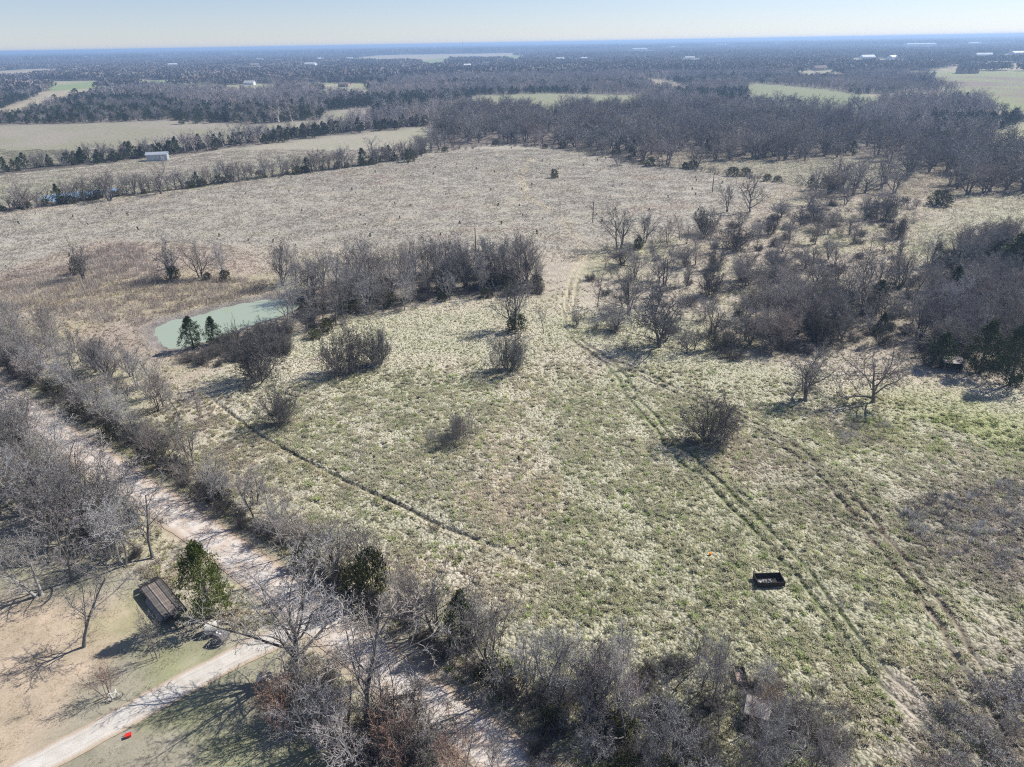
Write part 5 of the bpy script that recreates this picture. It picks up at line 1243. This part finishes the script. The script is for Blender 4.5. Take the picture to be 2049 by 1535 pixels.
def bale(px, py, ang, label, tilt=0.0, r=.74, ln=1.35, broken=False):
    p = G(px, py); g = np.random.default_rng(int(px))
    t = empty("hay_bale", (p[0], p[1], z_at(p[0], p[1])), ang); tag(t, label, "hay bale", "old round bales by the driveway")
    n = 22; a = np.linspace(0, 2 * math.pi, n, endpoint=False); xs = np.linspace(-ln / 2, ln / 2, 7)
    rr = r * (1 + .05 * g.normal(size=(7, n)) * .6 - .10 * (np.sin(a)[None] < -.8)) * np.array([.93, 1, 1.02, 1.02, 1.02, 1, .93])[:, None]
    V = np.stack([np.broadcast_to(xs[:, None], (7, n)), rr * np.cos(a), r * .93 + rr * np.sin(a)], -1).reshape(-1, 3)
    q = [(i * n + k, i * n + (k + 1) % n, (i + 1) * n + (k + 1) % n, (i + 1) * n + k) for i in range(6) for k in range(n)]
    obj("wrap", mesh_from("wrap", V, q, [], [WRAP if not broken else HAY], smooth=True), t)
    for s_ in (-1, 1):
        rings = [np.stack([np.full(n, s_ * (ln / 2 + d)), f * r * .92 * np.cos(a), r * .93 + f * r * .92 * np.sin(a)], -1) for f, d in ((1.0, -.01), (.72, .03), (.4, -.01), (.12, .03))]
        V = np.vstack(rings); V[:, 0] += g.normal(0, .025, len(V))
        q = [(i * n + k, i * n + (k + 1) % n, (i + 1) * n + (k + 1) % n, (i + 1) * n + k) for i in range(3) for k in range(n)]
        V = np.vstack([V, [[s_ * ln / 2, 0, r * .93]]]); tt = [(3 * n + k, 3 * n + (k + 1) % n, 4 * n) for k in range(n)]
        obj("end_face", mesh_from("end_face", V, q, tt, [HAY]), t)
    if broken:
        m = MB()
        for k in range(7): m.box((g.uniform(-.5, .5), g.uniform(-.4, .4), r * 1.75 + g.uniform(-.05, .12)), (g.uniform(.2, .5), g.uniform(.15, .4), .05), rz=g.uniform(0, 3), rx=g.normal(0, .3), ry=g.normal(0, .3))
        m.build("torn_wrap", WHITE, t)
bale(426, 1266, R_(15), "round bale in cream wrap next to a bale with torn white wrap")
bale(444, 1282, R_(70), "round bale with torn white wrap beside the driveway", r=.72, ln=1.2, broken=True)
bale(531, 1372, R_(100), "grey-ended round bale alone under the grand old tree", r=.78)

def bicycle():
    p = G(230, 1402); t = empty("bicycle", (p[0], p[1], z_at(p[0], p[1]) + .02), R_(38)); t.rotation_euler[0] = R_(-24)
    tag(t, "white bicycle leaning against the reddish thin tree beside the driveway", "bicycle")
    for x in (-.52, .52):
        w = MB().ring((0, 0, 0), .31, .026, 'y', 26, 6).build("wheel", RUBBER, t, (x, 0, .34))
        s_ = MB(); s_.tube([(0, -.03, 0), (0, .03, 0)], .03, 6)
        for k in range(9): a = k * math.pi * 2 / 9; s_.tube([(0, 0, 0), (.29 * math.cos(a), 0, .29 * math.sin(a))], .005, 3, False)
        s_.build("spokes", GALV, w)
    f = MB()
    BB, ST, HT, RX, FX = (-.08, 0, .32), (-.2, 0, .80), (.34, 0, .84), (-.52, 0, .34), (.52, 0, .34)
    for a, b, r in ((BB, ST, .03), (ST, HT, .032), (BB, HT, .036), (BB, RX, .022), (ST, RX, .02), (HT, FX, .026)): f.tube([a, b], r, 7)
    f.build("frame", WHITE, t)
    MB().tube([(.32, 0, .84), (.30, 0, 1.0), (.36, -.1, 1.06), (.30, -.30, 1.04), (.22, -.36, 1.02)], .02, 6).tube([(.30, 0, 1.0), (.36, .1, 1.06), (.30, .30, 1.04), (.22, .36, 1.02)], .02, 6).build("handlebar", WHITE, t)
    MB().box((-.22, 0, .92), (.28, .15, .06)).tube([(-.2, 0, .80), (-.22, 0, .9)], .018, 6).build("saddle", WHITE, t)
    c = MB(); c.ring((-.08, 0, .32), .09, .012, 'y', 14, 4); c.box((-.02, -.08, .2), (.03, .03, .26), ry=.4); c.box((-.14, .08, .44), (.03, .03, .26), ry=.4); c.build("crank", STEEL_BLACK, t)
bicycle()

def red_tub():
    p = G(258, 1474); t = empty("plastic_tub", (p[0], p[1], z_at(p[0], p[1])), R_(25)); tag(t, "small red plastic tub with pale grey lid lying on the grass by the driveway", "tub")
    v = []
    for z, sx, sy in ((0, .20, .14), (.30, .27, .19)): v += [(-sx, -sy, z), (sx, -sy, z), (sx, sy, z), (-sx, sy, z)]
    b = MB().add(v, [(3, 2, 1, 0), (0, 1, 5, 4), (1, 2, 6, 5), (2, 3, 7, 6), (3, 0, 4, 7), (4, 5, 6, 7)]); b.box((0, 0, .29), (.58, .42, .04))
    b.build("body", RED, t, (0, 0, .02))
    MB().box((.0, .32, .16), (.5, .04, .34), rx=-.5).box((0, .34, .19), (.2, .05, .05), rx=-.5).build("lid", GREYPL, t)
red_tub()

def feed_trough():
    a = G(1516, 1178)[:2]; b = G(1568, 1176)[:2]; ax = b - a; L = float(np.linalg.norm(ax)) + .1; rz = math.atan2(ax[1], ax[0]); c = (a + b) / 2
    D = 1.7; H = .62; t = empty("feed_trough", (c[0], c[1] + D / 2, z_at(c[0], c[1] + D / 2) + .05), rz); tag(t, "open black steel feed trough with corner posts standing on the pasture", "trough")
    for y in (-D / 2, D / 2): MB().box((0, y, H / 2 + .08), (L, .05, H)).box((0, y, H + .08), (L + .04, .08, .05)).build("side_panel", STEEL_RUST, t)
    for x in (-L / 2, L / 2): MB().box((x, 0, H / 2 + .08), (.05, D - .06, H)).box((x, 0, H + .08), (.08, D - .1, .05)).build("end_panel", STEEL_RUST, t)
    MB().box((0, 0, .1), (L - .06, D - .06, .04)).build("floor_panel", STEEL_RUST, t)
    for x in (-L / 2 + .03, L / 2 - .03):
        MB().tube([(x, D / 2 + .05, 0), (x, D / 2 + .05, 1.35)], .045, 7).build("post", STEEL_RUST, t)
        MB().tube([(x, -D / 2 - .05, 0), (x, -D / 2 - .05, .78)], .045, 7).build("post", STEEL_RUST, t)
    m = MB(); g = np.random.default_rng(3)
    for k in range(34): m.box((c[0] + g.uniform(-L * .38, L * .12) , c[1] + D / 2 + g.uniform(-.1, .5) - .15, .22 + g.uniform(0, .12)), (g.uniform(.06, .26), g.uniform(.05, .2), g.uniform(.05, .14)), rz=g.uniform(0, 3), rx=g.normal(0, .5))
    tag(m.build("rubble", SCRAP), "broken white lumps lying in the black feed trough", "rubble", None, "stuff")
feed_trough()

def hay_ring():
    p = G(1583, 1500); t = empty("hay_feeder", (p[0], p[1], z_at(p[0], p[1]))); tag(t, "round tubular hay feeder ring overgrown in the brush thicket", "hay feeder")
    for z, r in ((.08, 1.05), (.55, 1.05)): MB().ring((0, 0, z), r, .03, 'z', 32, 6).build("hoop", STEEL_RUST, t)
    MB().ring((0.05, .05, 1.05), 1.05, .035, 'z', 32, 6).build("top_hoop", GALV, t)
    for k in range(14):
        a = k * 2 * math.pi / 14; MB().tube([(1.05 * math.cos(a), 1.05 * math.sin(a), .05), (1.05 * math.cos(a) + .05, 1.05 * math.sin(a) + .05, 1.05)], .022, 5).build("upright", GALV if k % 4 == 0 else STEEL_RUST, t)
hay_ring()

def broken_shed():
    p = G(1512, 1440); t = empty("shed", (p[0], p[1], z_at(p[0], p[1])), R_(-24)); tag(t, "low broken shed with a pale grey sheet roof in the brush thicket", "shed")
    W, D = 2.3, 1.6
    for x in (-W / 2 + .06, W / 2 - .06):
        for y, h in ((-D / 2 + .06, 1.35), (D / 2 - .06, 1.75)): MB().box((x, y, h / 2), (.1, .1, h)).build("post", GREYWOOD, t)
    for k in range(9): MB().box((-W / 2 + .16 + k * (W - .3) / 8.0, D / 2, .82), ((W - .3) / 8.4, .03, 1.6)).build("board", GREYWOOD, t)
    for x in (-W / 2, W / 2): MB().box((x, 0, .75), (.03, D - .1, 1.4)).build("side_wall", GREYWOOD, t)
    for k in range(5): MB().box((-W / 2 + (k + .5) * W / 5, 0, 1.62 + .01 * (k % 2)), (W / 5 + .03, D + .5, .025), rx=.2).build("roof_sheet", GREYWOOD, t)
broken_shed()

def open_crate():
    p = G(1484, 1372); t = empty("crate", (p[0], p[1], z_at(p[0], p[1])), R_(-6)); tag(t, "tall open wooden crate with faded pink inside in the brush thicket", "crate")
    W, D, H = 1.05, 1.9, .6
    for x in (-W / 2, W / 2): MB().box((x, D / 2, H / 2), (.06, D, H)).build("side_panel", STEEL_RUST if x > 0 else PINK, t)
    for y in (0, D): MB().box((0, y, H / 2), (W - .08, .06, H)).build("end_panel", STEEL_RUST if y else PINK, t)
    MB().box((0, D / 2, .08), (W - .08, D - .08, .05)).build("floor_panel", PINK, t)
open_crate()

def shelter():
    p = G(1906, 744); t = empty("shelter", (p[0], p[1], z_at(p[0], p[1])), R_(-14)); tag(t, "small dark open-fronted shelter at the edge of the dense wood", "shelter")
    W, D, H = 3.4, 2.4, 1.9
    MB().box((0, D, H / 2), (W, .06, H)).build("back_wall", STEEL_BLACK, t)
    for x in (-W / 2, W / 2): MB().box((x, D / 2, H / 2), (.06, D, H)).build("side_wall", STEEL_BLACK, t)
    MB().box((0, D / 2, H + .08), (W + .5, D + .6, .06), rx=.10).build("roof", GREYWOOD, t)
    for x in (-W / 2 + .08, W / 2 - .08): MB().box((x, 0.05, H / 2), (.12, .12, H)).build("post", GREYWOOD, t)
shelter()

for i, (bx, by, ty, lab) in enumerate(((1186, 446, 403, "bare utility pole beside the large round-headed tree"), (1425, 385, 345, "utility pole at the edge of the dormant field near the tall open tree"), (952, 505, 456, "utility pole rising behind the grove beside the pond"), (633, 566, 526, "short pole standing behind the pond's row of trees"))):
    p = G(bx, by); h = height_to(bx, by, ty)
    t = empty("utility_pole", (p[0], p[1], -.1), .4 * i); tag(t, lab, "pole", "utility poles")
    MB().tube([(0, 0, 0), (0.02, 0, h * .6), (.03, 0, h)], [.19, .16, .13], 8).build("shaft", POLEWOOD, t)
    MB().tube([(.03, 0, h), (.03, 0, h + .16)], [.05, .03], 6).build("insulator", GREYPL, t)

STRAW = mixmat("bleached_straw", (0.48, 0.46, 0.42), (0.66, 0.64, 0.60), 3, .1)
def straw_clump(px, py, h, seed, label, group):
    p = G(px, py); g = np.random.default_rng(seed); n = 46; a = g.normal(.6, .9, n)
    d = np.stack([np.cos(a) * g.uniform(.2, .9, n), np.sin(a) * g.uniform(.2, .9, n), np.full(n, .9)], -1); d /= np.linalg.norm(d, axis=1, keepdims=True)
    b = np.stack([g.normal(0, .12, n), g.normal(0, .12, n), np.zeros(n)], -1); L = h * g.uniform(.6, 1.15, n); t = np.linspace(0, 1, 5)
    P = b[:, None] + d[:, None] * (L[:, None] * t[None])[..., None]; P[..., 2] -= (L[:, None] * .35 * t[None] ** 2)
    V, Q = ribbons(P, np.broadcast_to(.02 * (1 - .7 * t)[None], (n, 5)), g)
    o = obj("grass_clump", mesh_from("grass_clump", V, Q, [], [STRAW]), None, (p[0], p[1], z_at(p[0], p[1]))); tag(o, label, "grass clump", group)
for i, (bx, by, h) in enumerate(((1808, 1030, 1.8), (1822, 1038, 1.5), (1905, 1000, 1.3), (1938, 1000, 1.4), (1962, 1055, 1.9), (1980, 1068, 1.7), (1940, 1088, 1.4), (2030, 1050, 1.3), (2036, 1110, 1.2), (2005, 1030, 1.3))):
    straw_clump(bx, by, h, 40 + i, "bleached arching grass clump among the brambles beyond the curved track", "bleached grass clumps")
def bucket():
    p = G(1421, 1112); t = empty("bucket", (p[0], p[1], z_at(p[0], p[1]) + .1)); tag(t, "tiny orange plastic bucket on the open pasture", "bucket")
    om = mixmat("orange_plastic", (0.75, 0.22, 0.02), (0.85, 0.30, 0.04), 4, 0, rough=.4)
    MB().tube([(0, 0, 0), (0, 0, .3)], [.14, .18], 14).build("body", om, t); MB().ring((0, 0, .3), .18, .015, 'z', 16, 5).build("rim", om, t)
bucket()

def scrap(px, py, label, n, r, seed):
    p = G(px, py); g = np.random.default_rng(seed); m = MB()
    for k in range(n): m.box((p[0] + g.normal(0, r), p[1] + g.normal(0, r * .6), .15 + abs(g.normal(0, .25))), (g.uniform(.2, .7), g.uniform(.1, .5), g.uniform(.03, .25)), rz=g.uniform(0, 3), rx=g.normal(0, .5), ry=g.normal(0, .4))
    tag(m.build("scrap_heap", SCRAP), label, "scrap heap", None, "stuff")
scrap(742, 735, "small heap of white scrap under the leafless bush", 14, .7, 4)
scrap(1755, 364, "heap of white rubbish under trees at the corner of the dormant field", 10, 1.2, 5)

# ---- buildings
def gable(name, px, py, W, D, H, rise, rz, wall, roof, label, cat, wins=0, door=True, group=None):
    p = G(px, py); t = empty(name, (p[0], p[1], 0), rz); tag(t, label, cat, group)
    v = [(-W / 2, -D / 2, 0), (W / 2, -D / 2, 0), (W / 2, D / 2, 0), (-W / 2, D / 2, 0), (-W / 2, -D / 2, H), (W / 2, -D / 2, H), (W / 2, D / 2, H), (-W / 2, D / 2, H), (-W / 2, 0, H + rise), (W / 2, 0, H + rise)]
    MB().add(v, [(0, 1, 5, 4), (2, 3, 7, 6), (1, 2, 6, 5), (3, 0, 4, 7)], [(5, 6, 9), (7, 4, 8)]).build("wall", wall, t)
    o = .35 + W * .01; sl = math.hypot(D / 2, rise); e = o / sl
    r = MB()
    for s_ in (-1, 1):
        y1 = s_ * (D / 2) * (1 + e); z1 = H - rise * e
        a = [(-W / 2 - o, 0, H + rise + .05), (W / 2 + o, 0, H + rise + .05), (W / 2 + o, y1, z1 + .05), (-W / 2 - o, y1, z1 + .05)]
        b = [(x, y, z + .18) for x, y, z in a]
        r.add(a + b, [(0, 1, 2, 3), (4, 7, 6, 5), (0, 4, 5, 1), (1, 5, 6, 2), (2, 6, 7, 3), (3, 7, 4, 0)])
    r.build("roof", roof, t)
    if door: MB().box((W * .28, -D / 2 - .03, min(H * .75, 3.2) / 2), (min(3.2, W * .16), .08, min(H * .75, 3.2))).build("door", WHITE if wall is not ROOF_WHITE else GALV, t)
    for k in range(wins): MB().box((-W / 2 + W * (k + .7) / (wins + 1.6), -D / 2 - .03, H * .55), (1.3, .08, 1.3)).build("window", GLASS, t)
    return t
gable("barn", 317, 321, 11.5, 5.5, 3.6, 1.1, R_(12), GALV, GALV, "long low grey metal shed beside the cedar hedgerow", "shed", 0)
def big_house():
    t = gable("house", 1934, 147, 30, 16, 5.5, 9, R_(-6), BRICK, ROOF_DARK, "large house with steep dark roofs alone on the far open rise", "house", 6)
    for x, w in ((-9, 8), (4, 7), (11, 6)):
        g_ = MB(); d = 5; H = 5.5; rise = 5
        v = [(x - w / 2, -8 - d, 0), (x + w / 2, -8 - d, 0), (x + w / 2, -7, 0), (x - w / 2, -7, 0), (x - w / 2, -8 - d, H), (x + w / 2, -8 - d, H), (x + w / 2, -4, H), (x - w / 2, -4, H), (x, -8 - d, H + rise), (x, 0, H + rise)]
        g_.add(v, [(0, 1, 5, 4), (1, 2, 6, 5), (3, 0, 4, 7)], [(4, 5, 8)]).build("wing_wall", BRICK, t)
        MB().add([(x - w / 2 - .5, -8.6 - d, H - .5), (x, -8.6 - d, H + rise + .15), (x, -1, H + rise + .15), (x - w / 2 - .5, -1, H - .5)], [(0, 1, 2, 3)]).add([(x + w / 2 + .5, -8.6 - d, H - .5), (x, -8.6 - d, H + rise + .152), (x, -1, H + rise + .152), (x + w / 2 + .5, -1, H - .5)], [(3, 2, 1, 0)]).build("wing_roof", ROOF_DARK, t)
        MB().box((x, -8.06 - d, 3), (1.8, .1, 1.8)).build("window", GLASS, t)
    MB().box((-4, 1, 14), (1.6, 1.6, 4)).build("chimney", BRICK, t)
big_house()
for i, (bx, by, kd, W, D, H, ri) in enumerate(far_b):
    wall, roof = {"white": (WHITE, ROOF_WHITE), "pale": (GREYPL, ROOF_WHITE), "brown": (BRICK, ROOF_BROWN)}[kd]
    lab = {"white": "white metal barn showing among distant woods", "pale": "long pale commercial building on the distant horizon", "brown": "brown-roofed brick house among distant woods"}[kd]
    gable({"white": "barn", "pale": "warehouse", "brown": "house"}[kd], bx, by + 2, W, D, H, ri, R_([-20, 10, 35, -5][i % 4]), wall, roof, lab, {"white": "barn", "pale": "warehouse", "brown": "house"}[kd], 2, True, {"white": "distant white barns", "pale": "pale buildings on the horizon", "brown": "distant brick houses"}[kd])
for bx, by, h, lab in ((151, 108, 95, "thin dark mast on the horizon above the distant fields"), (926, 101, 75, "lattice mast on the horizon beyond the tan field")):
    p = G(bx, by); t = empty("mast", (p[0], p[1], 0)); tag(t, lab, "mast")
    m = MB()
    for k in range(3): a = k * 2.094; m.tube([(5 * math.cos(a), 5 * math.sin(a), 0), (1.6 * math.cos(a), 1.6 * math.sin(a), h)], [1.1, .7], 5)
    for k in range(9):
        z = h * k / 9; r = 5 - 3.4 * k / 9
        for j in range(3): a, b = j * 2.094, (j + 1) * 2.094; m.tube([(r * math.cos(a), r * math.sin(a), z), ((r - .35) * math.cos(b), (r - .35) * math.sin(b), z + h / 9)], .35, 3)
    m.build("lattice", STEEL_RUST, t); MB().box((0, 0, h - 2), (6, 6, 4)).build("antenna", GREYPL, t)

# ------------------------------------------------------------------ haze
def build_haze():
    m = bpy.data.materials.new("haze_air"); m.use_nodes = True; nt = m.node_tree
    for n in list(nt.nodes): nt.nodes.remove(n)
    out = nd(nt, "ShaderNodeOutputMaterial"); pv = nd(nt, "ShaderNodeVolumePrincipled")
    pv.inputs["Color"].default_value = (0.48, 0.69, 1.0, 1); pv.inputs["Density"].default_value = 2.1e-4; pv.inputs["Anisotropy"].default_value = 0.2
    nt.links.new(pv.outputs[0], out.inputs["Volume"])
    o = MB().box((0, 0, 31.0), (64000, 64000, 70.0)).build("haze", m)
    tag(o, kind="stuff", label="pale blue haze over the whole landscape", cat="haze")
build_haze()
